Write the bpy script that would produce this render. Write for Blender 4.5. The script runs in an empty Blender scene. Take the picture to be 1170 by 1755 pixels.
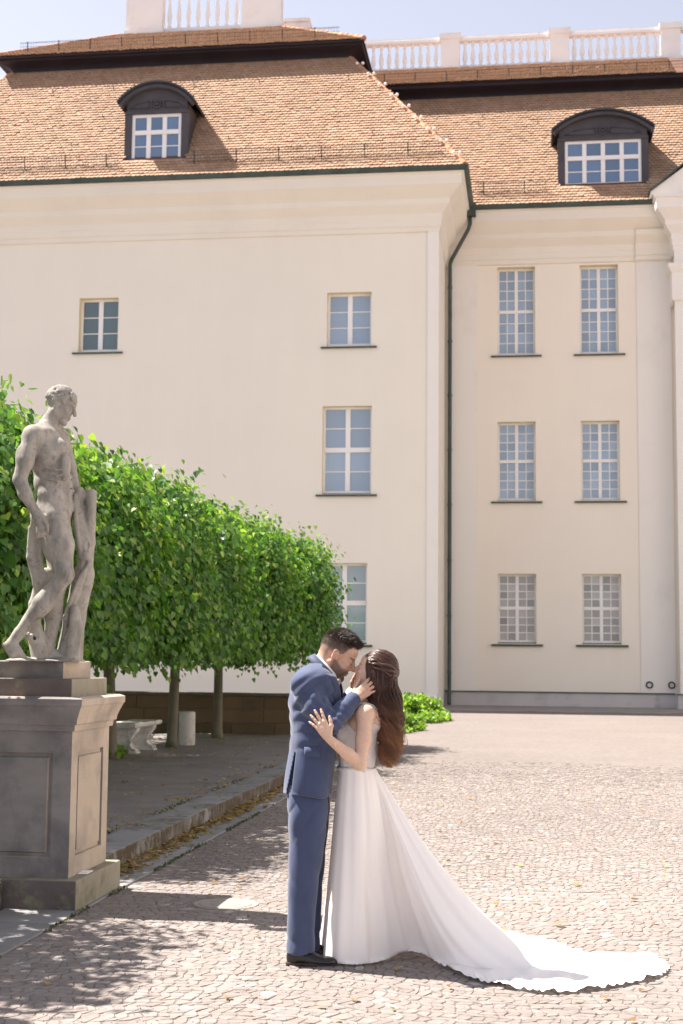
import bpy, math, random
import numpy as np
from mathutils import Vector, Matrix
R = math.radians
SC = bpy.context.scene
COL = SC.collection
rng = np.random.default_rng(7)
random.seed(7)

# ------------------------------------------------------------------ camera
FPX = 2420.0                      # focal length in pixels of the 1170 px wide frame
YAW, PITCH, ROLL, EYE = R(7.7), math.atan(253/FPX), 0.010, 1.65
fw = Vector((-math.sin(YAW)*math.cos(PITCH), math.cos(YAW)*math.cos(PITCH), math.sin(PITCH)))
r0 = Vector((math.cos(YAW), math.sin(YAW), 0)); u0 = r0.cross(fw)
cr = math.cos(ROLL)*r0 + math.sin(ROLL)*u0
cu = -math.sin(ROLL)*r0 + math.cos(ROLL)*u0
cam = bpy.data.cameras.new('camera')
cam.sensor_fit = 'HORIZONTAL'; cam.sensor_width = 24.0; cam.lens = FPX*24.0/1170
cam.clip_start = 0.1; cam.clip_end = 3000
co = bpy.data.objects.new('camera', cam); COL.objects.link(co)
co.matrix_world = Matrix(((cr.x, cu.x, -fw.x, 0), (cr.y, cu.y, -fw.y, 0), (cr.z, cu.z, -fw.z, EYE), (0, 0, 0, 1)))
cam.dof.use_dof = True; cam.dof.focus_distance = 7.75; cam.dof.aperture_fstop = 5.6
SC.camera = co

# ------------------------------------------------------------------ sky, sun, exposure
SUN_EL = R(57.0)
TO_SUN = Vector((-0.98, 0.20, 0)).normalized()*math.cos(SUN_EL) + Vector((0, 0, math.sin(SUN_EL)))
w = bpy.data.worlds.new('World'); SC.world = w; w.use_nodes = True
nt = w.node_tree; bg = nt.nodes['Background']
sky = nt.nodes.new('ShaderNodeTexSky'); sky.sky_type = 'NISHITA'; sky.sun_disc = False
sky.sun_elevation = SUN_EL; sky.sun_rotation = math.atan2(TO_SUN.x, TO_SUN.y)
sky.altitude = 50; sky.air_density = 1.0; sky.dust_density = 0.8; sky.ozone_density = 1.0
hs = nt.nodes.new('ShaderNodeHueSaturation'); hs.inputs['Value'].default_value = 0.43; hs.inputs['Saturation'].default_value = 0.42     # the muted, slightly lavender grade of the whole sky
tn = nt.nodes.new('ShaderNodeMix'); tn.data_type = 'RGBA'; tn.blend_type = 'MULTIPLY'; tn.inputs[0].default_value = 1.0; tn.inputs[7].default_value = (1.035, .985, 1.01, 1)
nt.links.new(sky.outputs[0], hs.inputs['Color']); nt.links.new(hs.outputs[0], tn.inputs[6]); nt.links.new(tn.outputs[2], bg.inputs[0]); bg.inputs[1].default_value = 0.12
sun = bpy.data.lights.new('sun', 'SUN'); sun.energy = 3.6; sun.angle = R(0.53); sun.color = (1.0, 0.94, 0.87)
so = bpy.data.objects.new('sun', sun); COL.objects.link(so)
so.rotation_euler = (-TO_SUN).to_track_quat('-Z', 'Y').to_euler(); so.location = TO_SUN*60
SC.view_settings.view_transform = 'Standard'; SC.view_settings.look = 'None'
SC.view_settings.gamma = 1; SC.view_settings.use_curve_mapping = False
SC.view_settings.exposure = 2.06
SC.cycles.use_denoising = True; SC.cycles.max_bounces = 8; SC.cycles.diffuse_bounces = 5
SC.cycles.transparent_max_bounces = 8

# ------------------------------------------------------------------ helpers
def tag(o, label=None, cat=None, group=None, kind=None):
    if label: o['label'] = label
    if cat: o['category'] = cat
    if group: o['group'] = group
    if kind: o['kind'] = kind
    return o

def thing(name, label, cat, loc=(0, 0, 0), group=None, rotz=0.0):
    o = bpy.data.objects.new(name, None); COL.objects.link(o)
    o.location = loc; o.rotation_euler = (0, 0, rotz); o.empty_display_size = 0.2
    return tag(o, label, cat, group)

def rootloc(p):
    while p is not None and p.parent is not None: p = p.parent
    return np.array(p.location) if p is not None else np.zeros(3)

def mesh_data(name, V, F, mats, smooth=False, mi=None, col=None):
    me = bpy.data.meshes.new(name)
    V = np.asarray(V, float)
    if isinstance(F, np.ndarray):
        n, k = F.shape
        me.vertices.add(len(V)); me.vertices.foreach_set('co', V.ravel())
        me.loops.add(n*k); me.loops.foreach_set('vertex_index', F.ravel().astype(np.int32))
        me.polygons.add(n); me.polygons.foreach_set('loop_start', np.arange(0, n*k, k, dtype=np.int32))
        me.polygons.foreach_set('loop_total', np.full(n, k, np.int32))
        me.update(calc_edges=True)
    else:
        me.from_pydata(V.tolist(), [], F)
    for m in (mats if isinstance(mats, (list, tuple)) else [mats]): me.materials.append(m)
    if mi is not None: me.polygons.foreach_set('material_index', np.asarray(mi, np.int32))
    if smooth: me.polygons.foreach_set('use_smooth', np.ones(len(me.polygons), bool))
    if col is not None:                       # per-vertex colour
        a = me.color_attributes.new('Col', 'FLOAT_COLOR', 'POINT')
        c = np.ones((len(V), 4)); c[:, :col.shape[1]] = col
        a.data.foreach_set('color', c.ravel())
    me.update()
    return me

def part(name, V, F, mats, parent=None, smooth=False, mi=None, col=None, local=False):
    V = np.asarray(V, float).reshape(-1, 3)
    if parent is not None and not local: V = V - rootloc(parent)
    o = bpy.data.objects.new(name, mesh_data(name, V, F, mats, smooth, mi, col))
    COL.objects.link(o); o.parent = parent
    return o

def struct(name, V, F, mats, **k):
    return tag(part(name, V, F, mats, **k), kind='structure')

class MB:
    """collects shapes that belong to ONE part"""
    def __init__(s): s.v = []; s.f = []; s.m = []
    def add(s, V, F, m=0):
        b = len(s.v); s.v += [tuple(map(float, p)) for p in V]
        s.f += [tuple(int(i)+b for i in f) for f in F]; s.m += [m]*len(F); return s
    def box(s, x0, x1, y0, y1, z0, z1, m=0):
        V = [(x, y, z) for z in (z0, z1) for y in (y0, y1) for x in (x0, x1)]
        return s.add(V, [(0, 2, 3, 1), (4, 5, 7, 6), (0, 1, 5, 4), (2, 6, 7, 3), (0, 4, 6, 2), (1, 3, 7, 5)], m)
    def frustum(s, a, b, m=0):
        """a, b = (x0,x1,y0,y1,z) bottom and top rectangles"""
        V = [(x, y, q[4]) for q in (a, b) for y in q[2:4] for x in q[0:2]]
        return s.add(V, [(0, 2, 3, 1), (4, 5, 7, 6), (0, 1, 5, 4), (2, 6, 7, 3), (0, 4, 6, 2), (1, 3, 7, 5)], m)
    def lathe(s, c, prof, n=12, m=0):
        V = []; F = []
        for r, z in prof:
            for k in range(n):
                a = 2*math.pi*k/n; V.append((c[0]+r*math.cos(a), c[1]+r*math.sin(a), c[2]+z))
        for j in range(len(prof)-1):
            for k in range(n):
                F.append((j*n+k, j*n+(k+1) % n, (j+1)*n+(k+1) % n, (j+1)*n+k))
        F.append(tuple(range(n-1, -1, -1))); F.append(tuple((len(prof)-1)*n+k for k in range(n)))
        return s.add(V, F, m)
    def tube(s, pts, rad, n=8, m=0, cap=True):
        pts = [np.array(p, float) for p in pts]; V = []; F = []
        rad = rad if hasattr(rad, '__len__') else [rad]*len(pts)
        up = np.array((0, 0, 1.0))
        for i, p in enumerate(pts):
            t = pts[min(i+1, len(pts)-1)]-pts[max(i-1, 0)]; t = t/(np.linalg.norm(t)+1e-9)
            if i == 0:
                a = np.cross(t, up)
                if np.linalg.norm(a) < .05: a = np.cross(t, (1.0, 0, 0))
            else: a = a-t*(a@t)
            a = a/np.linalg.norm(a); b = np.cross(t, a)
            for k in range(n):
                q = 2*math.pi*k/n; V.append(p+rad[i]*(math.cos(q)*a+math.sin(q)*b))
        for i in range(len(pts)-1):
            for k in range(n): F.append((i*n+k, i*n+(k+1) % n, (i+1)*n+(k+1) % n, (i+1)*n+k))
        if cap: F.append(tuple(range(n-1, -1, -1))); F.append(tuple((len(pts)-1)*n+k for k in range(n)))
        return s.add(V, F, m)
    def sweep(s, path, prof, m=0, close=True):
        """prof = (outward, z) points swept along a plan polyline; outward is to the right of travel"""
        P = [np.array(p, float) for p in path]; n = len(prof); V = []; F = []
        for i, p in enumerate(P):
            ns = []
            for a, b in ((i-1, i), (i, i+1)):
                if a >= 0 and b < len(P):
                    t = P[b]-P[a]; t = t/np.linalg.norm(t); ns.append(np.array((t[1], -t[0])))
            o = ns[0] if len(ns) == 1 else (ns[0]+ns[1])/(1+ns[0]@ns[1])
            for d, z in prof: V.append((p[0]+o[0]*d, p[1]+o[1]*d, z))
        k = n if close else n-1
        for i in range(len(P)-1):
            for j in range(k): F.append((i*n+j, (i+1)*n+j, (i+1)*n+(j+1) % n, i*n+(j+1) % n))
        if close: F.append(tuple(range(n-1, -1, -1))); F.append(tuple((len(P)-1)*n+j for j in range(n)))
        return s.add(V, F, m)
    def build(s, name, mats, parent=None, smooth=False, **k):
        return part(name, s.v, s.f, mats, parent, smooth, mi=s.m if any(s.m) else None, **k)

def bevel(o, wd=.01, seg=2):
    b = o.modifiers.new('bevel', 'BEVEL'); b.width = wd; b.segments = seg; b.limit_method = 'ANGLE'; b.angle_limit = R(40)
    return o

# ------------------------------------------------------------------ materials
def new_mat(name, base, rough=.7, spec=.3):
    m = bpy.data.materials.new(name); m.use_nodes = True
    p = m.node_tree.nodes['Principled BSDF']
    p.inputs['Base Color'].default_value = (*base, 1); p.inputs['Roughness'].default_value = rough
    p.inputs['Specular IOR Level'].default_value = spec
    return m, m.node_tree, p

def ramp(nt, src, stops):
    r = nt.nodes.new('ShaderNodeValToRGB'); e = r.color_ramp.elements
    while len(e) < len(stops): e.new(.5)
    for i, (q, c) in enumerate(stops):
        e[i].position = q; e[i].color = (*c, 1) if hasattr(c, '__len__') else (c, c, c, 1)
    nt.links.new(src, r.inputs[0]); return r.outputs[0]

def noise(nt, scale, detail=6, rough=.55, coord='Object', stretch=None):
    tc = nt.nodes.new('ShaderNodeTexCoord'); src = tc.outputs[coord]
    if coord == 'World':
        pass
    if stretch:
        mp = nt.nodes.new('ShaderNodeMapping'); mp.inputs['Scale'].default_value = stretch
        nt.links.new(src, mp.inputs[0]); src = mp.outputs[0]
    n = nt.nodes.new('ShaderNodeTexNoise'); n.inputs['Scale'].default_value = scale
    n.inputs['Detail'].default_value = detail; n.inputs['Roughness'].default_value = rough
    nt.links.new(src, n.inputs['Vector']); return n.outputs[0]

def mix(nt, fac, a, b, mode='MIX'):
    x = nt.nodes.new('ShaderNodeMix'); x.data_type = 'RGBA'; x.blend_type = mode
    for sock, v in ((x.inputs[0], fac), (x.inputs[6], a), (x.inputs[7], b)):
        if isinstance(v, bpy.types.NodeSocket): nt.links.new(v, sock)
        elif hasattr(v, '__len__'): sock.default_value = (*v, 1)
        else: sock.default_value = v
    return x.outputs[2]

def bump(nt, p, h, strength=.3, dist=.01):
    b = nt.nodes.new('ShaderNodeBump'); b.inputs['Strength'].default_value = strength; b.inputs['Distance'].default_value = dist
    nt.links.new(h, b.inputs['Height']); nt.links.new(b.outputs[0], p.inputs['Normal'])

def mottled(name, c1, c2, scale=3, rough=.8, bstr=.25, bscale=None, bdist=.01, stain=None, stain_scale=1.2, stain_amt=(.5, .7), spec=.3, stretch=None, coord='Object', vary=None):
    m, nt, p = new_mat(name, c1, rough, spec)
    c = ramp(nt, noise(nt, scale, coord=coord, stretch=stretch), [(.3, c1), (.7, c2)])
    if stain:
        f = ramp(nt, noise(nt, stain_scale, 8, .65, coord=coord), [(stain_amt[0], 0), (stain_amt[1], 1)])
        c = mix(nt, f, c, stain)
    if vary:
        oi = nt.nodes.new('ShaderNodeObjectInfo')
        c = mix(nt, 1.0, c, ramp(nt, oi.outputs['Random'], [(0, 1-vary), (1, 1+vary*.6)]), 'MULTIPLY')
    nt.links.new(c, p.inputs['Base Color'])
    if bstr: bump(nt, p, noise(nt, bscale or scale*12, 8, .6, coord=coord), bstr, bdist)
    return m

M = {}
M['wall'] = mottled('cream plaster', (.81, .755, .66), (.83, .775, .68), .35, .9, .12, 30, .004, stain=(.79, .735, .65), stain_scale=.25, stain_amt=(.45, .8))
def streaks(m, amt=.010):
    nt = m.node_tree; p = nt.nodes['Principled BSDF']; src = p.inputs['Base Color'].links[0].from_socket
    f = ramp(nt, noise(nt, 1.0, 8, .6, stretch=(2.6, 2.6, .10)), [(.35, 1-amt), (.62, 1.0)]); g = ramp(nt, noise(nt, .9, 9, .7), [(.40, 1-amt*.7), (.60, 1.0)])
    nt.links.new(mix(nt, 1.0, mix(nt, 1.0, src, f, 'MULTIPLY'), g, 'MULTIPLY'), p.inputs['Base Color'])      # old rain streaks and patched plaster
streaks(M['wall'])
M['white_trim'] = mottled('white lime paint', (.83, .79, .74), (.81, .77, .72), .5, .9, .1, 30, .004, stain=(.74, .69, .65), stain_scale=.6, stain_amt=(.55, .8))
M['cream_trim'] = mottled('cream moulding paint', (.80, .745, .66), (.78, .725, .64), .5, .9, .1, 30, .004, stain=(.74, .68, .60), stain_scale=.5, stain_amt=(.5, .8))
M['wall_side'] = mottled('cream plaster, freshly limed', (.845, .775, .675), (.86, .79, .69), .35, .9, .12, 30, .004, stain=(.82, .745, .655), stain_scale=.25, stain_amt=(.45, .8))  # lighter copy of the wall plaster, bounce light put into its colour
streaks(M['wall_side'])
M['reveal'] = mottled('yellow reveal plaster', (.80, .70, .47), (.77, .67, .45), .6, .9, .1, 30, .004)
M['socle'] = mottled('pale grey socle', (.56, .53, .53), (.48, .46, .47), .8, .9, .2, 20, .01, stain=(.34, .32, .30), stain_scale=1.5, stain_amt=(.55, .75))
M['copper'] = mottled('patinated copper', (.045, .065, .058), (.085, .105, .095), 2, .55, .1, 30, .003, stain=(.12, .2, .17), stain_scale=3, stain_amt=(.6, .8))
M['slate'] = mottled('dark slate paint', (.060, .054, .062), (.088, .080, .090), 2, .6, .1, 30, .004)
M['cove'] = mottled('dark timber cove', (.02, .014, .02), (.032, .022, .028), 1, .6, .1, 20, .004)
M['frame'] = mottled('white window paint', (.86, .84, .83), (.82, .80, .79), 2, .5, 0)
M['balu'] = mottled('white balustrade paint', (.87, .85, .835), (.83, .80, .785), 1, .8, .1, 20, .004, stain=(.74, .69, .66), stain_scale=1.0, stain_amt=(.55, .75))
M['iron'] = mottled('dark iron', (.04, .04, .04), (.07, .06, .055), 8, .6, 0)
def pane_mat(name, c, rough=.06, var=.22):
    m, nt, p = new_mat(name, c, rough, .8); p.inputs['IOR'].default_value = 1.6
    oi = nt.nodes.new('ShaderNodeObjectInfo')
    k = mix(nt, 1.0, c, ramp(nt, oi.outputs['Random'], [(0, 1-var), (1, 1+var*.7)]), 'MULTIPLY')
    nt.links.new(k, p.inputs['Base Color'])
    p.inputs['Coat Weight'].default_value = .5; p.inputs['Coat Roughness'].default_value = .02
    return m
M['pane_blue'] = pane_mat('sky blue blind behind glass', (.26, .345, .46))
M['pane_dark'] = pane_mat('dark glass', (.045, .09, .10))
M['pane_pink'] = pane_mat('glass with pinkish reflection', (.29, .275, .285), .06, .45)  # pinkish tone of a reflected building put into the pane colour
M['pane_pale'] = pane_mat('pale curtain behind glass', (.28, .36, .40))
M['pane_dormer'] = pane_mat('deep blue dormer glass', (.085, .16, .30))

def vcol_mat(name, rough=.8, spec=.3, nscale=0, namt=.25, bstr=0, bscale=60, bdist=.004, sss=0, trans=None):
    m, nt, p = new_mat(name, (.5, .5, .5), rough, spec)
    a = nt.nodes.new('ShaderNodeVertexColor'); a.layer_name = 'Col'; c = a.outputs[0]
    if nscale: c = mix(nt, 1.0, c, ramp(nt, noise(nt, nscale), [(.25, 1-namt), (.75, 1+namt*.5)]), 'MULTIPLY')
    nt.links.new(c, p.inputs['Base Color'])
    if bstr: bump(nt, p, noise(nt, bscale), bstr, bdist)
    if sss: p.inputs['Subsurface Weight'].default_value = sss; p.inputs['Subsurface Radius'].default_value = (.012, .005, .003); p.inputs['Subsurface Scale'].default_value = .6
    if trans:
        t = nt.nodes.new('ShaderNodeBsdfTranslucent'); x = nt.nodes.new('ShaderNodeMixShader'); x.inputs[0].default_value = trans[0]
        nt.links.new(mix(nt, 1.0, c, trans[1], 'MULTIPLY'), t.inputs[0])
        nt.links.new(p.outputs[0], x.inputs[1]); nt.links.new(t.outputs[0], x.inputs[2])
        nt.links.new(x.outputs[0], nt.nodes['Material Output'].inputs[0])
    return m
M['tile'] = vcol_mat('clay roof tile', .85, .2, 1.2, .14)
M['leaf'] = vcol_mat('linden leaf', .46, .42, 0, trans=(.42, (1.5, 1.6, .6)))
M['cobble'] = vcol_mat('cobble stone', .85, .25, 30, .22, .3, 120, .003)
# ------------------------------------------------------------------ implicit modelling: blended volumes -> one surface
class SDF:
    def __init__(s, lo, hi, vox):
        s.lo = np.array(lo, float); s.vox = vox; s.n = np.ceil((np.array(hi, float)-s.lo)/vox).astype(int)+1
        s.ax = [s.lo[i]+vox*np.arange(s.n[i]) for i in range(3)]
        s.F = np.full(s.n, 1.0, np.float32)
    def blk(s, lo, hi):
        a = np.clip(np.floor((np.array(lo)-s.lo)/s.vox).astype(int), 0, s.n); b = np.clip(np.ceil((np.array(hi)-s.lo)/s.vox).astype(int)+1, 0, s.n)
        sl = tuple(slice(a[i], b[i]) for i in range(3))
        return sl, [s.ax[i][sl[i]].reshape([-1 if j == i else 1 for j in range(3)]).astype(np.float32) for i in range(3)]
    def put(s, sl, d, k, sub=False):
        f = s.F[sl]
        if f.size == 0: return
        if sub:
            d = -d; h = np.clip(.5-.5*(f-d)/k, 0, 1); s.F[sl] = f*(1-h)+d*h+k*h*(1-h)
        else:
            h = np.clip(.5+.5*(f-d)/k, 0, 1); s.F[sl] = f*(1-h)+d*h-k*h*(1-h)
    def cap(s, a, b, ra, rb, k=.012, sub=False):
        a, b = np.array(a, float), np.array(b, float); m = max(ra, rb)+k*1.6+2*s.vox
        sl, (X, Y, Z) = s.blk(np.minimum(a, b)-m, np.maximum(a, b)+m)
        ba = b-a; L = ba@ba+1e-12
        t = np.clip(((X-a[0])*ba[0]+(Y-a[1])*ba[1]+(Z-a[2])*ba[2])/L, 0, 1)
        d = np.sqrt((X-a[0]-t*ba[0])**2+(Y-a[1]-t*ba[1])**2+(Z-a[2]-t*ba[2])**2)-(ra+(rb-ra)*t)
        s.put(sl, d, k, sub); return s
    def chain(s, pts, rad, k=.012, sub=False):
        for i in range(len(pts)-1): s.cap(pts[i], pts[i+1], rad[i], rad[i+1], k, sub)
        return s
    def ell(s, c, r, k=.012, rot=None, sub=False):
        c = np.array(c, float); r = np.array(r if hasattr(r, '__len__') else (r, r, r), float); m = r.max()+k*1.6+2*s.vox
        sl, (X, Y, Z) = s.blk(c-m, c+m)
        X, Y, Z = X-c[0], Y-c[1], Z-c[2]
        if rot is not None:
            Rm = np.array(rot); X, Y, Z = (Rm[0][0]*X+Rm[1][0]*Y+Rm[2][0]*Z, Rm[0][1]*X+Rm[1][1]*Y+Rm[2][1]*Z, Rm[0][2]*X+Rm[1][2]*Y+Rm[2][2]*Z)
        k0 = np.sqrt((X/r[0])**2+(Y/r[1])**2+(Z/r[2])**2); k1 = np.sqrt((X/r[0]**2)**2+(Y/r[1]**2)**2+(Z/r[2]**2)**2)+1e-9
        s.put(sl, k0*(k0-1)/k1, k, sub); return s
    def loft(s, kn, k=.015, p=2.0, sub=False, grow=0.0):
        """kn rows: z, cx, cy, rx, ry (z ascending): stack of superellipses"""
        kn = np.array(sorted(kn)); z0, z1 = kn[0, 0], kn[-1, 0]; mx = kn[:, 3].max()+.05+grow; my = kn[:, 4].max()+.05+grow
        sl, (X, Y, Z) = s.blk((kn[:, 1].min()-mx, kn[:, 2].min()-my, z0-.03), (kn[:, 1].max()+mx, kn[:, 2].max()+my, z1+.03))
        z = Z.ravel(); zz = np.clip(z, z0, z1)
        g = [smooth_interp(zz, kn[:, 0], kn[:, q]).reshape(1, 1, -1).astype(np.float32) for q in range(1, 5)]
        rx, ry = g[2]+grow, g[3]+grow
        q = (np.abs((X-g[0])/rx)**p+np.abs((Y-g[1])/ry)**p)**(1/p)
        d = (q-1)*np.minimum(rx, ry); d = np.maximum(d, np.maximum(z0-Z, Z-z1))
        s.put(sl, d.astype(np.float32), k, sub); return s
    def warp(s, fn):
        X, Y, Z = np.meshgrid(*[a.astype(np.float32) for a in s.ax], indexing='ij', sparse=True)
        near = np.abs(s.F) < .05
        s.F = np.where(near, s.F+fn(X, Y, Z), s.F).astype(np.float32); return s
    def cut(s, fn, k=.004):
        """keep where fn < 0"""
        X, Y, Z = np.meshgrid(*[a.astype(np.float32) for a in s.ax], indexing='ij', sparse=True)
        s.F = np.maximum(s.F, np.broadcast_to(fn(X, Y, Z), s.F.shape)).astype(np.float32); return s
    def mesh(s, relax=1):
        F = s.F; I = F < 0; n = s.n
        c = np.zeros(n-1, np.int8)
        for i in (0, 1):
            for j in (0, 1):
                for k in (0, 1): c += I[i:n[0]-1+i, j:n[1]-1+j, k:n[2]-1+k]
        act = (c > 0) & (c < 8); ijk = np.argwhere(act); idx = np.full(n-1, -1, np.int32); idx[act] = np.arange(len(ijk))
        off = np.array([(i, j, k) for i in (0, 1) for j in (0, 1) for k in (0, 1)])
        val = np.stack([F[tuple((ijk+o).T)] for o in off], 1)
        acc = np.zeros((len(ijk), 3)); cnt = np.zeros(len(ijk))
        for a in range(8):
            for ax in range(3):
                if off[a][ax] == 0:
                    b = a+(4, 2, 1)[ax]; va, vb = val[:, a], val[:, b]; mk = (va < 0) != (vb < 0)
                    t = va[mk]/(va[mk]-vb[mk]); q = np.repeat(off[[a]].astype(float), len(t), 0); q[:, ax] += t
                    acc[mk] += q; cnt[mk] += 1
        V = s.lo+(ijk+acc/cnt[:, None])*s.vox
        Q = []
        for ax in range(3):
            a1, a2 = (ax+1) % 3, (ax+2) % 3
            s0 = [slice(None)]*3; s0[ax] = slice(0, n[ax]-1); s1 = [slice(None)]*3; s1[ax] = slice(1, n[ax])
            A, B = I[tuple(s0)], I[tuple(s1)]; e = np.argwhere(A != B)
            e = e[(e[:, a1] > 0) & (e[:, a2] > 0) & (e[:, a1] < n[a1]-1) & (e[:, a2] < n[a2]-1)]
            fl = A[tuple(e.T)]
            def cell(d1, d2):
                q = e.copy(); q[:, a1] += d1; q[:, a2] += d2; return idx[tuple(q.T)]
            q = np.stack([cell(-1, -1), cell(0, -1), cell(0, 0), cell(-1, 0)], 1); q[~fl] = q[~fl][:, ::-1]
            Q.append(q)
        Q = np.concatenate(Q)
        for _ in range(relax): V = relax_mesh(V, Q, .5)
        return V, Q

def smooth_interp(z, zk, vk):
    """monotone-ish smooth interpolation (cubic Hermite)"""
    m = np.gradient(vk, zk); i = np.clip(np.searchsorted(zk, z)-1, 0, len(zk)-2); h = zk[i+1]-zk[i]; t = (z-zk[i])/h
    return (2*t**3-3*t**2+1)*vk[i]+(t**3-2*t**2+t)*h*m[i]+(-2*t**3+3*t**2)*vk[i+1]+(t**3-t**2)*h*m[i+1]

def relax_mesh(V, Q, f=.5):
    A = np.zeros_like(V); c = np.zeros(len(V))
    for a, b in ((0, 1), (1, 2), (2, 3), (3, 0)):
        for p, q in ((a, b), (b, a)):
            np.add.at(A, Q[:, p], V[Q[:, q]]); np.add.at(c, Q[:, p], 1)
    return V*(1-f)+f*A/np.maximum(c, 1)[:, None]

def rotm(ax, a):
    c, s = math.cos(a), math.sin(a)
    return np.array({'x': [(1, 0, 0), (0, c, -s), (0, s, c)], 'y': [(c, 0, s), (0, 1, 0), (-s, 0, c)], 'z': [(c, -s, 0), (s, c, 0), (0, 0, 1)]}[ax], float)

def vnoise(X, Y, Z, seed=0):
    """cheap smooth pseudo noise from sines"""
    r = np.random.default_rng(seed); o = 0
    for _ in range(6):
        k = r.normal(0, 1, 3); ph = r.uniform(0, 6.28); o = o+np.sin(k[0]*X+k[1]*Y+k[2]*Z+ph)
    return o/6

def frame_at(px, py, dist):
    """ground-aligned local frame whose axes are: right, away from the viewer, up"""
    d = fw+cr*((px-585)/FPX)-cu*((py-877.5)/FPX)
    return Vector((0, 0, EYE))+d*dist
f0 = Vector((-math.sin(YAW), math.cos(YAW), 0))
class Local:
    """things posed in a frame turned to the courtyard axis of view; P() places a joint seen at a picture point at depth dy"""
    def __init__(s, px, dist):
        o = frame_at(px, 1130, dist); s.o = Vector((o.x, o.y, 0)); s.d = dist
    def P(s, px, py, dy=0.0):
        d = fw+cr*((px-585)/FPX)-cu*((py-877.5)/FPX); k = (s.o.dot(f0)+dy)/d.dot(f0)
        w_ = Vector((0, 0, EYE))+d*k-s.o
        return np.array((w_.dot(r0), w_.dot(f0), w_.z))
# ------------------------------------------------------------------ the palace
YL, YR = 49.0, 53.5              # wall planes of the front wing and of the wing set back
XC = -3.27                       # corner of the front wing
ZE = 18.87                        # eave height
PW = thing('palace', 'cream plastered palace with red tiled mansard roof behind the couple', 'building', (XC, YL, 0))

def wall_with_openings(name, x0, x1, z0, z1, Y, ops, dep=.28, mat='wall'):
    xs = sorted({x0, x1} | {v for o in ops for v in o[:2]}); zs = sorted({z0, z1} | {v for o in ops for v in o[2:4]})
    mb = MB()
    for i in range(len(xs)-1):
        for j in range(len(zs)-1):
            cx, cz = (xs[i]+xs[i+1])/2, (zs[j]+zs[j+1])/2
            if any(o[0] < cx < o[1] and o[2] < cz < o[3] for o in ops): continue
            mb.add([(xs[i], Y, zs[j]), (xs[i+1], Y, zs[j]), (xs[i+1], Y, zs[j+1]), (xs[i], Y, zs[j+1])], [(0, 1, 2, 3)])
    for a, b, c, d in ops:
        mb.add([(a, Y, c), (a, Y+dep, c), (a, Y+dep, d), (a, Y, d)], [(0, 1, 2, 3)], 1)
        mb.add([(b, Y, c), (b, Y+dep, c), (b, Y+dep, d), (b, Y, d)], [(3, 2, 1, 0)], 1)
        mb.add([(a, Y, d), (b, Y, d), (b, Y+dep, d), (a, Y+dep, d)], [(3, 2, 1, 0)], 1)
        mb.add([(a, Y, c), (b, Y, c), (b, Y+dep, c), (a, Y+dep, c)], [(0, 1, 2, 3)], 1)
    return mb.build(name, [M[mat], M['reveal']], PW)

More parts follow.
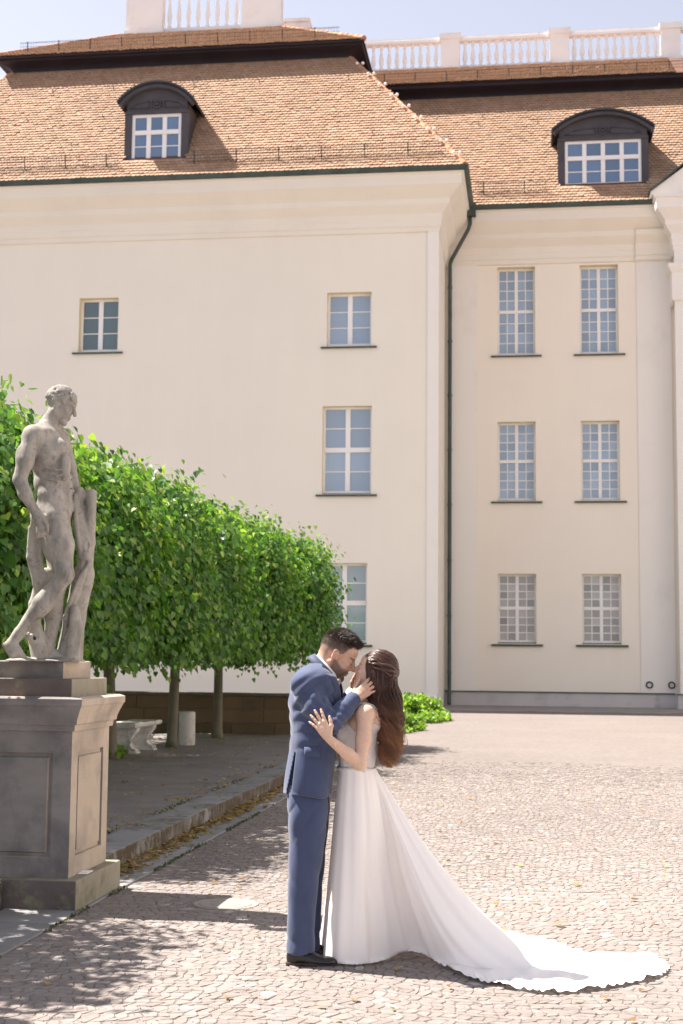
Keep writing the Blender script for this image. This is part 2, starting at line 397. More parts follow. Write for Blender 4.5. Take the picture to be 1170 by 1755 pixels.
PANE = {}
def window(x0, x1, z0, z1, Y, cols, rows, nx=1, glass='pane_blue', parent=PW, sill=None, bar=.075, mull=.12, label=None):
    """rows = list of (share, panes); frame is the part, panes and sill its sub-parts"""
    mb = MB(); panes = []
    mb.box(x0, x0+bar, Y, Y+.08, z0, z1); mb.box(x1-bar, x1, Y, Y+.08, z0, z1)
    mb.box(x0+bar, x1-bar, Y+.002, Y+.08, z0, z0+bar); mb.box(x0+bar, x1-bar, Y+.002, Y+.08, z1-bar, z1)
    iw = (x1-x0-2*bar-(cols-1)*mull)/cols; ih = z1-z0-2*bar-(len(rows)-1)*mull
    zt = z1-bar
    for ri, (share, nz) in enumerate(rows):
        h = ih*share; zb = zt-h
        if ri: mb.box(x0+bar, x1-bar, Y-.03, Y+.08, zt, zt+mull)
        for c in range(cols):
            xa = x0+bar+c*(iw+mull); xb = xa+iw
            if c: mb.box(xa-mull, xa, Y-.012, Y+.08, zb, zt)
            mt = .034
            for k in range(1, nx): xm = xa+iw*k/nx; mb.box(xm-mt/2, xm+mt/2, Y+.015, Y+.06, zb, zt)
            for k in range(1, nz): zm = zb+h*k/nz; mb.box(xa, xb, Y+.012, Y+.06, zm-mt/2, zm+mt/2)
            for k in range(nx):
                for l in range(nz):
                    panes.append((xa+iw*k/nx, xa+iw*(k+1)/nx, zb+h*l/nz, zb+h*(l+1)/nz))
        zt = zb-mull
    fr = mb.build('window', M['frame'], parent)
    if label: fr['label'] = label
    rl = rootloc(fr)
    for a, b, c, d in panes:
        key = (round(b-a, 3), round(d-c, 3), glass)
        if key not in PANE:
            w_, h_ = (b-a)/2+.004, (d-c)/2+.004
            PANE[key] = mesh_data('pane', [(x, y, z) for z in (-h_, h_) for y in (0, .012) for x in (-w_, w_)],
                [(0, 2, 3, 1), (4, 5, 7, 6), (0, 1, 5, 4), (2, 6, 7, 3), (0, 4, 6, 2), (1, 3, 7, 5)], M[glass])
        o = bpy.data.objects.new('pane', PANE[key]); COL.objects.link(o); o.parent = fr
        o.location = Vector(((a+b)/2, Y+.035, (c+d)/2))-Vector(rl)
        o.rotation_euler = (random.gauss(0, .006), 0, random.gauss(0, .008))
    if sill:
        s = MB(); SD = .44 if Y > 52 else .40
        s.add([(x0-sill, Y-SD, z0-.10), (x1+sill, Y-SD, z0-.10), (x1+sill, Y-SD+.16, z0-.06), (x0-sill, Y-SD+.16, z0-.06),
               (x0-sill, Y-SD, z0-.16), (x1+sill, Y-SD, z0-.16), (x1+sill, Y-SD+.16, z0-.14), (x0-sill, Y-SD+.16, z0-.14)],
              [(0, 1, 2, 3), (7, 6, 5, 4), (0, 4, 5, 1), (1, 5, 6, 2), (3, 2, 6, 7), (0, 3, 7, 4)])
        s.add([(x0+.001, Y-SD+.15, z0-.058), (x1-.001, Y-SD+.15, z0-.058), (x1-.001, Y+.02, z0-.004), (x0+.001, Y+.02, z0-.004)], [(0, 1, 2, 3)]); part('sill', s.v, s.f, M['copper'], fr)
    return fr

# openings: x0, x1, z0, z1 (front wing, then wing set back)
LW = [(-16.40, -14.92, 12.74, 14.74), (-7.22, -5.62, 12.77, 14.72), (-7.34, -5.58, 7.46, 10.60), (-7.36, -5.70, 2.19, 5.02)]
LWd = [('pane_dark', 2, [(1, 3)]), ('pane_blue', 2, [(1, 3)]), ('pane_blue', 2, [(.5, 2), (.5, 2)]), ('pane_pale', 2, [(.5, 2), (.5, 2)])]
wall_with_openings('front_wing_wall', -26, XC, 0, 17.4, YL, LW, .46)
for (a, b, c, d), (g, cols, rows) in zip(LW, LWd):
    window(a, b, c+.06, d, YL+.30, cols, rows, glass=g, sill=.2, mull=.17)
RWx = [(-1.27, .17), (1.86, 3.30)]; RWz = [(13.32, 16.75), (7.70, 10.72), (2.32, 4.93)]
RW = [(a, b, c, d) for c, d in RWz for a, b in RWx]
wall_with_openings('side_wing_wall', XC, 6.0, 0, 17.6, YR, RW, .52, 'wall_side')
for (a, b, c, d) in RW:
    window(a, b, c+.05, d, YR+.34, 2, [(.5, 4), (.5, 4)], 2, 'pane_pink' if c < 3 else 'pane_blue', sill=.24)
# return of the front wing, far flank and back
mb = MB(); mb.add([(XC, YL, 0), (XC, YR, 0), (XC, YR, 17.6), (XC, YL, 17.6)], [(0, 1, 2, 3)])
mb.add([(-26, YL, 0), (-26, 70, 0), (-26, 70, 19), (-26, YL, 19)], [(3, 2, 1, 0)])
mb.add([(-26, 70, 0), (22, 70, 0), (22, 70, 19), (-26, 70, 19)], [(3, 2, 1, 0)])
mb.add([(22, YR, 0), (22, 70, 0), (22, 70, 19), (22, YR, 19)], [(0, 1, 2, 3)]); mb.build('flank_wall', M['wall'], PW)
# pilasters
def pil(name, x0, x1, Y, z0=.0, z1=17.2, d=.055): MB().box(x0, x1, Y-d, Y+.02, z0, z1).build(name, M['white_trim'], PW)
pil('pilaster', -3.62, XC+.05, YL)
MB().box(XC-.02, XC+.046, YL+.004, YL+2.2, 0, 17.0).build('pilaster', M['cream_trim'], PW)
pil('pilaster', XC+.1, -2.03, YR, .5); pil('pilaster', 3.98, 5.25, YR, .5)
# risalit with pediment on the right
MB().box(5.35, 18, 52.55, YR+1, .0, 17.7).build('risalit_wall', M['wall'], PW)
pil('pilaster', 5.30, 6.6, 52.55, .4, 17.3, .12)
mb = MB(); mb.sweep([(5.33, 53.8), (5.33, 52.45), (6.62, 52.45)], [(0, 15.0), (.10, 15.0), (.14, 15.06), (.14, 16.05), (.20, 16.12), (.27, 16.25), (.27, 16.38), (0, 16.42)]).build('capital', M['white_trim'], PW)
PROF = [(0, 16.95), (.06, 16.98), (.06, 17.12), (.10, 17.17), (.10, 17.34), (.12, 17.40), (.13, 17.60), (.20, 17.70), (.28, 17.80), (.33, 17.88), (.34, 18.06), (.44, 18.18), (.58, 18.34), (.66, 18.44), (.68, 18.78), (.74, 18.82), (.74, 18.90), (0, 18.92)]
PROF0 = PROF; PROF = [(q*1.32, z-.13) for q, z in PROF]
PATH = [(-26, YL), (XC, YL), (XC, YR), (5.35, YR)]
mb = MB().sweep(PATH, PROF).build('cornice', M['cream_trim'], PW)
MB().sweep([(3.95, YR-.05), (5.28, YR-.05)], [(q+.06 if q else 0, z) for q, z in PROF[:11]]+[(0, 17.70)]).build('cornice_break', M['cream_trim'], PW)
MB().sweep([(5.33, 54.2), (5.33, 52.5), (18, 52.5)], [(q*1.08, z-.05) for q, z in PROF0]).build('risalit_cornice', M['white_trim'], PW)
# pediment: a sloping gable with copper edge
gx0, gz0, gs = 4.42, 18.9, .82
mb = MB(); A = [(gx0, gz0), (18, gz0), (18, gz0+gs*7), (12, gz0+gs*7.0), (gx0, gz0+.12)]
for y in (51.9, 53.9):
    mb.add([(x, y, z) for x, z in A], [(0, 1, 2, 3, 4) if y < 53 else (4, 3, 2, 1, 0)])
mb.add([(x, y, z) for x, z in A for y in (51.9, 53.9)], [(2*i, 2*i+1, (2*i+3) % 10, (2*i+2) % 10) for i in range(5)])
mb.build('pediment', M['white_trim'], PW)
mb = MB(); n = np.array((-gs, 1))/math.hypot(1, gs)
def rake(a, b, off, th, y0, y1):
    d = np.array((1, gs))/math.hypot(1, gs); p = np.array((gx0, gz0+.12))
    q = [p+d*a+n*off, p+d*b+n*off, p+d*b+n*(off+th), p+d*a+n*(off+th)]
    V = [(x, y, z) for x, z in q for y in (y0, y1)]
    mb.add(V, [(0, 2, 4, 6), (7, 5, 3, 1)]+[(2*i, 2*i+1, (2*i+3) % 8, (2*i+2) % 8) for i in range(4)])
rake(-.05, 9, .003, .05, 51.8, 54.0)
mb.build('pediment_flashing', M['copper'], PW)
# socle of the wing set back, with its copper drip edge, and the two wall rings
MB().box(XC+.03, 5.3, YR-.10, YR+.02, -.1, .50).build('socle', M['socle'], PW)
MB().box(5.2, 18, 52.35, 52.6, -.1, .50).build('socle', M['socle'], PW)
MB().box(-26, XC+.10, YL-.10, YL+.02, -.1, .42).build('socle', M['socle'], PW)
MB().box(XC+.03, 5.2, YR-.16, YR-.0, .502, .545).build('drip_edge', M['copper'], PW)
MB().box(5.15, 18, 52.30, 52.54, .502, .545).build('drip_edge', M['copper'], PW)
for x in (4.28, 5.08):
    mb = MB(); mb.tube([(x+.11*math.cos(a), YR-.10, .84+.11*math.sin(a)) for a in np.linspace(0, 2*math.pi, 17)], .028, 6, cap=False)
    mb.build('wall_ring', M['iron'], PW)
# gutter and downpipe
gp = [(.87+.13*math.cos(a)+.12, 18.85+.12*math.sin(a)) for a in np.linspace(math.pi, 2*math.pi, 8)]+[(1.15, 18.89), (.83, 18.89)]
MB().sweep([(-26, YL), (XC, YL), (XC, YR), (4.55, YR)], gp).build('gutter', M['copper'], PW)
MB().box(XC+.78, XC+1.22, YR-1.22, YR-.84, 18.48, 18.97).build('rain_hopper', M['copper'], PW)
pipe = MB(); pipe.tube([(XC+1.0, YR-1.02, 18.5), (XC+1.0, YR-1.0, 18.2), (XC+.94, YR-.94, 18.02), (XC+.26, YR-.30, 17.02), (XC+.20, YR-.27, 16.85), (XC+.20, YR-.27, .2), (XC+.20, YR-.36, .05)], .075, 10)
dp = pipe.build('downpipe', M['copper'], PW, smooth=True)
for z in np.arange(1.2, 16.5, 2.1): part('pipe_clamp', *(lambda m: (m.v, m.f))(MB().lathe((XC+.20, YR-.27, z), [(.10, 0), (.10, .05)], 10)), M['copper'], dp)

# ---- roofs
def clay(n, sun=1.0):
    base = np.array([(.49, .30, .19), (.505, .315, .205), (.475, .285, .18), (.515, .33, .218), (.455, .272, .178), (.495, .31, .205)])
    return base[rng.integers(0, len(base), n)]*rng.uniform(.94, 1.06, (n, 1))*np.array((.83, .88, .91))

def tile_field(name, O, U, Vd, w, h, inside, tw=.17, tg=.172, parent=None):
    """plain tiles with rounded tails laid in courses up a slope; one real mesh"""
    O, U, Vd = map(lambda a: np.array(a, float), (O, U, Vd)); N = np.cross(U, Vd); N /= np.linalg.norm(N)
    prof = [(-.5, .032), (-.36, .008), (0, -.012), (.36, .008), (.5, .032)]
    V = []; F = []; C = []
    for r in range(int(h/tg)):
        wob = .006*math.sin(r*1.7)
        us = (np.arange(int(w/tw)+2)-(.5 if r % 2 else 0))*tw
        for u in us:
            v = r*tg+wob+random.gauss(0, .004)
            if not inside(u, v): continue
            b = len(V); lift = .066+random.gauss(0, .007); sk = random.gauss(0, .006)
            for a, q in prof: V.append(O+U*(u+a*tw*.985)+Vd*(v+q+sk*a)+N*lift)
            for a, q in prof: V.append(O+U*(u+a*tw*.985)+Vd*(v+q+sk*a)+N*(lift-.045))
            V.append(O+U*(u+.475*tw)+Vd*(v+tg*1.25)+N*.022); V.append(O+U*(u-.475*tw)+Vd*(v+tg*1.25)+N*.022)
            F.append((b, b+1, b+2, b+3, b+4, b+10, b+11)); C += list(np.repeat(clay(1), 12, 0))
            for k in range(4): F.append((b+5+k, b+6+k, b+1+k, b+k))
    C = np.array(C)
    o = part(name, V, F, M['tile'], parent, col=C)
    return tag(o, kind='stuff')

S_ = 6.2/4.7; LEN = math.hypot(4.7, 6.2)
sv = np.array((0, 4.7, 6.2))/LEN
E0 = XC+1.0; EY = YL-1.0; EYR = YR-1.0
XT, YT, YTR, ZT = E0-4.7, EY+4.7, EYR+4.7, ZE+6.2       # top of the steep slope
XL = -26.0
roofmat = mottled('roof deck under tiles', (.16, .075, .05), (.12, .06, .04), 3, .9, 0)
rf = part('roof', [(XL+.6, EY, ZE), (E0, EY, ZE), (XT, YT, ZT), (XL+.6+4.7, YT, ZT),
                   (E0, EYR+.2, ZE), (XT, YTR, ZT),
                   (E0-6, EYR, ZE), (22, EYR, ZE), (22, YTR, ZT), (XT-1, YTR, ZT), (XL+.6, 70, ZE), (XL+5.3, 66, ZT)],
          [(0, 1, 2, 3), (1, 4, 5, 2), (6, 7, 8, 9), (10, 0, 3, 11)], roofmat, PW)
DL = (-14.78, -12.38, 48.74, 19.72); DR = (1.06, 4.48, 53.24, 19.76)   # dormers: x0, x1, front Y, sill Z
XL0 = XL+.6
def in_left(u, v):
    x = XL0+u; d = v*4.7/LEN
    if not (XL0+d < x < E0-d+.03 and v < LEN): return False
    return not (DL[0]+.06 < x < DL[1]-.06 and .9 < v < LEN*.5)
tile_field('roof_tiles', (XL0, EY-.06, ZE), (1, 0, 0), sv, E0-XL0, LEN, in_left, parent=rf)
def in_right(u, v):
    x = E0-5+u; d = v*4.7/LEN
    if not (x > E0-d-.25 and v < LEN): return False
    return not (DR[0]+.06 < x < DR[1]-.06 and .9 < v < LEN*.5)
tile_field('roof_tiles', (E0-5, EYR-.06, ZE), (1, 0, 0), sv, 14.5, LEN, in_right, parent=rf)
# hip tiles with their little white mortar dots
ridge_me = {}
def hip_tiles(a, b, name='hip_tile', r=.12, step=.36):
    a, b = np.array(a, float), np.array(b, float); L = np.linalg.norm(b-a); t = (b-a)/L
    for k in range(int(L/step)):
        p = a+t*step*k; q = p+t*step*1.12
        m = MB(); m.tube([p, q], [r*1.05, r*.88], 8)
        part(name, m.v, m.f, M['hip'], rf)
M['hip'] = mottled('clay hip tile', (.46, .21, .12), (.56, .29, .17), 5, .85, .1, 40, .004, vary=.25)
hip_tiles((E0, EY, ZE+.05), (XT, YT, ZT)); hip_tiles((XL0, EY, ZE+.05), (XL0+4.7, YT, ZT))
for k in range(9):
    f = .06+.105*k; p = np.array((E0, EY, ZE+.18))*(1-f)+np.array((XT, YT, ZT+.13))*f
    for s in (-.11, .11): MB().lathe(p+np.array((s, -abs(s), .0)), [(.02, -.05), (.055, -.02), (.06, .03), (.03, .06)], 8).build('mortar_dot', M['frame'], PW)
# dark cove under the upper roof
CP = [(XL0+4.7, 66), (XL0+4.7, YT), (XT, YT), (XT, YTR), (22, YTR)]
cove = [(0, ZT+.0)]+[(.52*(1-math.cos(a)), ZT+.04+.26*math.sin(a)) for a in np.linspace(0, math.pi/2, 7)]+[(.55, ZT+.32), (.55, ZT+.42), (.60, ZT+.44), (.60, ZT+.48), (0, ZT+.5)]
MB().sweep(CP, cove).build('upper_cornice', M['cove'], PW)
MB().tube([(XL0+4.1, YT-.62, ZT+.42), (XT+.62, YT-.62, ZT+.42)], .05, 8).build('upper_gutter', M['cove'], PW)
# shallow upper slopes
ZU = ZT+.47; us = math.tan(R(32)); pr = .62
sv2 = np.array((0, math.cos(R(32)), math.sin(R(32))))
UL = [XL0+4.7-pr, XT+pr, YT-pr]; dL = 4.1; dR = 3.1; UR = YTR-pr
part('upper_roof', [(UL[0], UL[2], ZU), (UL[1], UL[2], ZU), (UL[1]-dL, UL[2]+dL, ZU+dL*us), (UL[0]+dL, UL[2]+dL, ZU+dL*us),
     (UL[1], UR+4, ZU), (UL[1]-dL, UR+4, ZU+dL*us), (UL[0], 66, ZU), (UL[0]+dL, 66, ZU+dL*us),
     (UL[1]-4, UR, ZU), (22, UR, ZU), (22, UR+dR, ZU+dR*us), (UL[1]-4, UR+dR, ZU+dR*us),
     (22, 66, ZU+dR*us), (UL[1]-4, 66, ZU+dR*us)],
     [(0, 1, 2, 3), (1, 4, 5, 2), (6, 0, 3, 7), (8, 9, 10, 11), (11, 10, 12, 13), (3, 2, 5, 7)], roofmat, PW)
l2 = dL/math.cos(R(32)); l3 = dR/math.cos(R(32))
tile_field('roof_tiles', (UL[0], UL[2]-.05, ZU), (1, 0, 0), sv2, UL[1]-UL[0], l2, lambda u, v: v*math.cos(R(32)) < u < UL[1]-UL[0]-v*math.cos(R(32)) and v < l2, parent=rf)
tile_field('roof_tiles', (UL[1]-3, UR-.05, ZU), (1, 0, 0), sv2, 15, l3, lambda u, v: v < l3 and UL[1]-3+u > UL[1]-v*.85-.2, parent=rf)
hip_tiles((UL[1], UL[2], ZU+.03), (UL[1]-dL, UL[2]+dL, ZU+dL*us)); hip_tiles((UL[0], UL[2], ZU+.03), (UL[0]+dL, UL[2]+dL, ZU+dL*us))
# snow guards
def snow_guard(x0, x1, v, O, sdir, hgt=.42, step=1.55):
    mb = MB(); O = np.array(O, float); N = np.array((0, -sdir[2], sdir[1]))
    b = O+sdir*v
    for q in (.10, .20, .31, hgt): mb.tube([b+N*(.04+q*.35)+np.array((x, 0, q*.93)) for x in (x0, x1)], .008, 4)
    for x in np.arange(x0, x1, .11): mb.tube([b+N*.06+np.array((x, 0, .05)), b+N*(.04+hgt*.35)+np.array((x, 0, hgt*.93))], .005, 3, cap=False)
    for x in np.arange(x0+.3, x1, step): mb.tube([b-sdir*.25+N*.06+np.array((x, 0, 0)), b+N*.08+np.array((x, 0, 0)), b+N*(.04+hgt*.35)+np.array((x, 0, hgt))], .02, 5)
    return mb.build('snow_guard', M['iron'], PW)
snow_guard(XL0+.5, DL[0]-.1, .62, (0, EY, ZE), sv); snow_guard(DL[1]+.05, E0-.75, .62, (0, EY, ZE), sv)
snow_guard(E0+.2, DR[0]-.4, .62, (0, EYR, ZE), sv)
snow_guard(UL[0]+1.0, UL[1]-1.0, .45, (0, UL[2], ZU), sv2, .34, 1.3); snow_guard(UL[1], 20, .3, (0, UR, ZU), sv2, .3, 1.3)
# ladder hooks
for x0, y0, rngx, vs in ((-21, EY, (-20, -5), (2.3, 4.2, 6.2)), (0, EYR, (-3.5, 7), (3.0, 5.7, 6.3))):
    for v in vs:
        for x in np.arange(rngx[0], rngx[1], 2.9):
            xx = x+random.uniform(-.4, .4)+(1.2 if v > 4 else 0)
            if xx > E0-v*.6-.3 and y0 == EY: continue
            if any(d[0]-.4 < xx < d[1]+.4 and abs(d[2]-y0) < 2 and v < 5 for d in (DL, DR)): continue
            N = np.array((0, -sv[2], sv[1])); b = np.array((xx, y0, ZE))+sv*v
            MB().tube([b+N*.05+sv*.12, b+N*.06-sv*.1, b+N*.14-sv*.16, b+N*.17-sv*.08], .017, 5).build('roof_hook', M['iron'], PW)

# ---- dormers
def dormer(x0, x1, yf, zs, cols, ear, label):
    cx = (x0+x1)/2; hw = (x1-x0)/2; zw = zs+1.76; ze = zw+.42; rise = .72
    jw = .27
    mb = MB()
    mb.box(x0, x0+jw, yf-.02, yf+.2, zs, zw+.05); mb.box(x1-jw, x1, yf-.02, yf+.2, zs, zw+.05)
    mb.box(x0, x1, yf-.05, yf+.2, zw+.05, zw+.16)
    mb.box(x0+jw, x1-jw, yf-.06, yf+.2, zs-.06, zs+.04)
    body = mb.build('dormer', M['slate'], PW, local=False); body['label'] = label
    # cheeks run back into the slope
    top = zw+.42
    for x, s in ((x0+.02, -1), (x1-.02, 1)):
        yb = yf+(top-zs)*4.7/6.2+.1
        ck = MB(); V = [(x, yf+.1, zs-.3), (x, yb, top+.02), (x, yf+.1, top+.02), (x-s*.06, yf+.1, zs-.3), (x-s*.06, yb, top+.02), (x-s*.06, yf+.1, top+.02)]
        ck.add(V, [(0, 1, 2), (5, 4, 3), (0, 3, 4, 1), (1, 4, 5, 2), (2, 5, 3, 0)]); part('cheek', ck.v, ck.f, M['cheek'], body)

    # segmental gable
    hwE = hw+ear; Rr = (hwE**2+rise**2)/(2*rise); zc = zw+.42+rise-Rr
    arc = [(cx+Rr*math.sin(a), zc+Rr*math.cos(a)) for a in np.linspace(-math.asin(hwE/Rr), math.asin(hwE/Rr), 21)]
    def sheet(th, y0, y1, off):
        V = []; F = []
        for x, z in arc:
            d = np.array((x-cx, z-zc)); d /= np.linalg.norm(d)
            for o_, y in ((off, y0), (off+th, y0), (off+th, y1), (off, y1)):
                V.append((x+d[0]*o_, y, z+d[1]*o_))
        for i in range(len(arc)-1):
            for k in range(4): F.append((4*i+k, 4*i+4+k, 4*i+4+(k+1) % 4, 4*i+(k+1) % 4))
        F += [(0, 1, 2, 3), tuple(4*(len(arc)-1)+k for k in (3, 2, 1, 0))]
        return V, F
    v_, f_ = sheet(.07, yf-.30, yf+3.0, 0); part('barrel_roof', v_, f_, M['copper_dark'], body)
    v_, f_ = sheet(.13, yf-.20, yf+.1, -.15); part('gable_moulding', v_, f_, M['slate'], body)
    ty = MB(); V = [(x0+.06, yf+.03, zw+.1)]+[(x0+.06 if x < x0+.06 else x1-.06 if x > x1-.06 else x, yf+.03, z-.06) for x, z in arc]+[(x1-.06, yf+.03, zw+.1)]
    ty.add(V, [tuple(range(len(V)))[::-1]]); part('tympanum', ty.v, ty.f, M['slate'], body)
    em = MB(); zc2 = zw+.42
    em.tube([(cx+.13*math.cos(a), yf-.0, zc2+.13*math.sin(a)) for a in np.linspace(0, 2*math.pi, 15)], .035, 6, cap=False)
    em.lathe((cx, yf+.0, zc2-.06), [(.01, 0), (.07, .02), (.085, .06), (.07, .1), (.01, .13)], 10)
    for s in (-1, 1):
        em.tube([(cx+s*.17, yf+.0, zc2+.14), (cx+s*.24, yf-.01, zc2+.02), (cx+s*.18, yf, zc2-.13)], [.015, .04, .015], 6)
        q = hw*.86
        for a, b in (((.30, -.12), (q, -.12)), ((.30, .12), (.30, -.12)), ((.30, .14), (q*.75, .04)), ((q*.75, .04), (q, -.12))):
            em.tube([(cx+s*a[0], yf+.015, zc2+a[1]), (cx+s*b[0], yf+.015, zc2+b[1])], .018, 5)
    part('gable_relief', em.v, em.f, M['slate'], body, smooth=True)
    window(x0+jw, x1-jw, zs+.04, zw+.05, yf+.03, cols, [(.36, 1), (.64, 2)], glass='pane_dormer', bar=.11, mull=.16)
    return body
M['cheek'] = mottled('rusty sheet cheek', (.09, .06, .05), (.05, .045, .055), 2.5, .7, .1, 20, .004, stretch=(1, 1, .2))
M['copper_dark'] = mottled('dark sheet roof', (.03, .035, .045), (.06, .065, .075), 2, .55, .1, 20, .004)
dormer(*DL, 3, .22, 'dark dormer with three window columns on the front wing roof')
dormer(*DR, 4, .20, 'wide dark dormer with four window columns on the right roof')

# ---- balustrades on the roof platforms
BPROF = [(.10, 0), (.10, .08), (.06, .11), (.07, .16), (.105, .30), (.11, .38), (.08, .55), (.05, .72), (.045, .80), (.075, .84), (.075, .87), (.06, .90), (.10, .94), (.10, 1.0)]
def balustrade(xa, xb, Y, z, ht, piers, nper, name='balustrade', pmat='balu'):
    """piers = list of (x0, x1); balusters fill the gaps"""
    mb = MB(); mb.box(xa, xb, Y-.15, Y+.15, z, z+.16*ht); mb.box(xa, xb, Y-.17, Y+.17, z+.86*ht, z+.93*ht); mb.box(xa, xb, Y-.13, Y+.13, z+.93*ht, z+ht)
    b = mb.build(name, M[pmat], PW)
    bm_ = mesh_data('baluster', *(lambda m: (m.v, m.f))(MB().lathe((0, 0, 0), [(r, h*.7*ht) for r, h in BPROF], 10)), M[pmat], smooth=True)
    for a, c in piers:
        m = MB(); m.box(a, c, Y-.3, Y+.3, z-.1, z+.14*ht); m.box(a+.05, c-.05, Y-.25, Y+.25, z+.14*ht, z+.9*ht)
        m.box(a-.02, c+.02, Y-.32, Y+.32, z+.9*ht, z+1.06*ht); part('pier', m.v, m.f, M[pmat], b)
    rl = rootloc(b)
    gaps = [(piers[i][1], piers[i+1][0]) for i in range(len(piers)-1)]
    for a, c in gaps:
        for k in range(nper):
            o = bpy.data.objects.new('baluster', bm_); COL.objects.link(o); o.parent = b
            o.location = Vector((a+(c-a)*(k+.5)/nper, Y, z+.16*ht))-Vector(rl)
    return b
zr = ZU+dR*us-.05
balustrade(-9.5, 17, UR+dR+.35, zr, 1.62, [(-8.65, -7.75), (-3.92, -3.0), (.83, 1.76), (5.58, 6.5), (10.3, 11.2)], 11)
zl = ZU+dL*us-.05
balustrade(-17.2, -10.3, UL[2]+dL+.35, zl, 2.3, [(-17.2, -15.5), (-12.15, -10.35)], 8, 'belvedere_parapet')
MB().box(-10.6, -9.55, UL[2]+dL+2.2, UL[2]+dL+6, zl, zl+1.30).box(-10.7, -9.5, UL[2]+dL+2.1, UL[2]+dL+6, zl+1.302, zl+1.45).build('platform_parapet', M['balu'], PW)

# ------------------------------------------------------------------ building added out of view on the right to bounce sunlight into the courtyard
def side_building():
    X0, Y0, Y1, Hh = 15.0, 1.0, 41.0, 13.0
    t = thing('bounce_building', 'added cream building beyond the right picture edge, unseen, bouncing sunlight into the courtyard', 'building', (X0+5, 23, 0))
    ops = [(y, y+1.5, z, z+2.4) for z in (1.4, 5.4, 9.4) for y in np.arange(Y0+1.5, Y1-2, 3.4)]
    ys = sorted({Y0, Y1} | {v for o in ops for v in o[:2]}); zs = sorted({0, Hh} | {v for o in ops for v in o[2:]}); mb = MB()
    for i in range(len(ys)-1):
        for j in range(len(zs)-1):
            cy, cz = (ys[i]+ys[i+1])/2, (zs[j]+zs[j+1])/2
            if any(o[0] < cy < o[1] and o[2] < cz < o[3] for o in ops): continue
            mb.add([(X0, ys[i], zs[j]), (X0, ys[i], zs[j+1]), (X0, ys[i+1], zs[j+1]), (X0, ys[i+1], zs[j])], [(0, 1, 2, 3)])
    for a, b, c, d in ops:
        for q in (((a, c), (a, d)), ((a, d), (b, d)), ((b, d), (b, c)), ((b, c), (a, c))):
            mb.add([(X0, q[0][0], q[0][1]), (X0, q[1][0], q[1][1]), (X0+.3, q[1][0], q[1][1]), (X0+.3, q[0][0], q[0][1])], [(0, 1, 2, 3)])
    mb.add([(X0, Y0, 0), (X0+10, Y0, 0), (X0+10, Y0, Hh), (X0, Y0, Hh)], [(0, 1, 2, 3)]); mb.add([(X0, Y1, 0), (X0+10, Y1, 0), (X0+10, Y1, Hh), (X0, Y1, Hh)], [(3, 2, 1, 0)]); mb.add([(X0+10, Y0, 0), (X0+10, Y1, 0), (X0+10, Y1, Hh), (X0+10, Y0, Hh)], [(0, 1, 2, 3)])
    mb.build('wall', M['wall'], t)
    for a, b, c, d in ops:
        m = MB(); m.box(X0+.2, X0+.28, a, a+.08, c, d).box(X0+.2, X0+.28, b-.08, b, c, d).box(X0+.2, X0+.28, a+.08, b-.08, c, c+.08).box(X0+.2, X0+.28, a+.08, b-.08, d-.08, d).box(X0+.19, X0+.28, (a+b)/2-.05, (a+b)/2+.05, c+.08, d-.08).box(X0+.195, X0+.28, a+.08, b-.08, c+1.3, c+1.38)
        fr = m.build('window', M['frame'], t); part('pane', [(X0+.25, a, c), (X0+.25, a, d), (X0+.25, b, d), (X0+.25, b, c)], [(0, 1, 2, 3)], M['pane_blue'], fr)
    part('roof', [(X0-.5, Y0-.5, Hh), (X0-.5, Y1+.5, Hh), (X0+10.5, Y1+.5, Hh), (X0+10.5, Y0-.5, Hh), (X0+5, Y0+5, Hh+5), (X0+5, Y1-5, Hh+5)], [(0, 4, 5, 1), (1, 5, 2), (2, 5, 4, 3), (3, 4, 0), (0, 1, 2, 3)], mottled('plain red roof', (.42, .20, .12), (.50, .26, .16), 3, .9, 0), t)
side_building()
# ------------------------------------------------------------------ ground
m, nt, p = new_mat('courtyard paving far', (.4, .35, .32), .9, .2)
tc = nt.nodes.new('ShaderNodeTexCoord'); vo = nt.nodes.new('ShaderNodeTexVoronoi'); vo.feature = 'F1'; vo.inputs['Scale'].default_value = 11
mp = nt.nodes.new('ShaderNodeMapping'); mp.inputs['Scale'].default_value = (1, .8, 1); nt.links.new(tc.outputs['Object'], mp.inputs[0]); nt.links.new(mp.outputs[0], vo.inputs['Vector'])
STONE = [(.240, .205, .186), (.254, .220, .202), (.230, .194, .175), (.260, .228, .210), (.246, .207, .185), (.225, .192, .176)]
sx = nt.nodes.new('ShaderNodeSeparateColor'); nt.links.new(vo.outputs['Color'], sx.inputs[0])
c = ramp(nt, sx.outputs[0], [(i/5, s) for i, s in enumerate(STONE)])
c = mix(nt, ramp(nt, vo.outputs['Distance'], [(.45, 0), (.62, 1)]), c, (.222, .188, .168))
c = mix(nt, 1.0, c, ramp(nt, noise(nt, .35, 6, .6), [(.3, .70), (.7, .80)]), 'MULTIPLY')
nt.links.new(c, p.inputs['Base Color']); bump(nt, p, vo.outputs['Distance'], .35, -.012)
M['courtyard'] = m
struct('courtyard_ground', [(-400, -60, 0), (400, -60, 0), (400, 700, 0), (-400, 700, 0)], [(0, 1, 2, 3)], M['courtyard'])
M['shade_band'] = mottled('shade band grey', (.25, .23, .215), (.31, .285, .265), 4, .95, .5, 60, .02, stain=(.20, .18, .15), stain_scale=2)  # shadow band before the wing, put into the ground as darker grey
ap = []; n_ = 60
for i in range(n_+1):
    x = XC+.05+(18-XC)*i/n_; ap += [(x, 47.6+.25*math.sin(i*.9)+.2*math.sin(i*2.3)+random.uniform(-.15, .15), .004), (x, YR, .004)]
struct('shade_strip', ap, [(2*i, 2*i+2, 2*i+3, 2*i+1) for i in range(n_)], M['shade_band'])

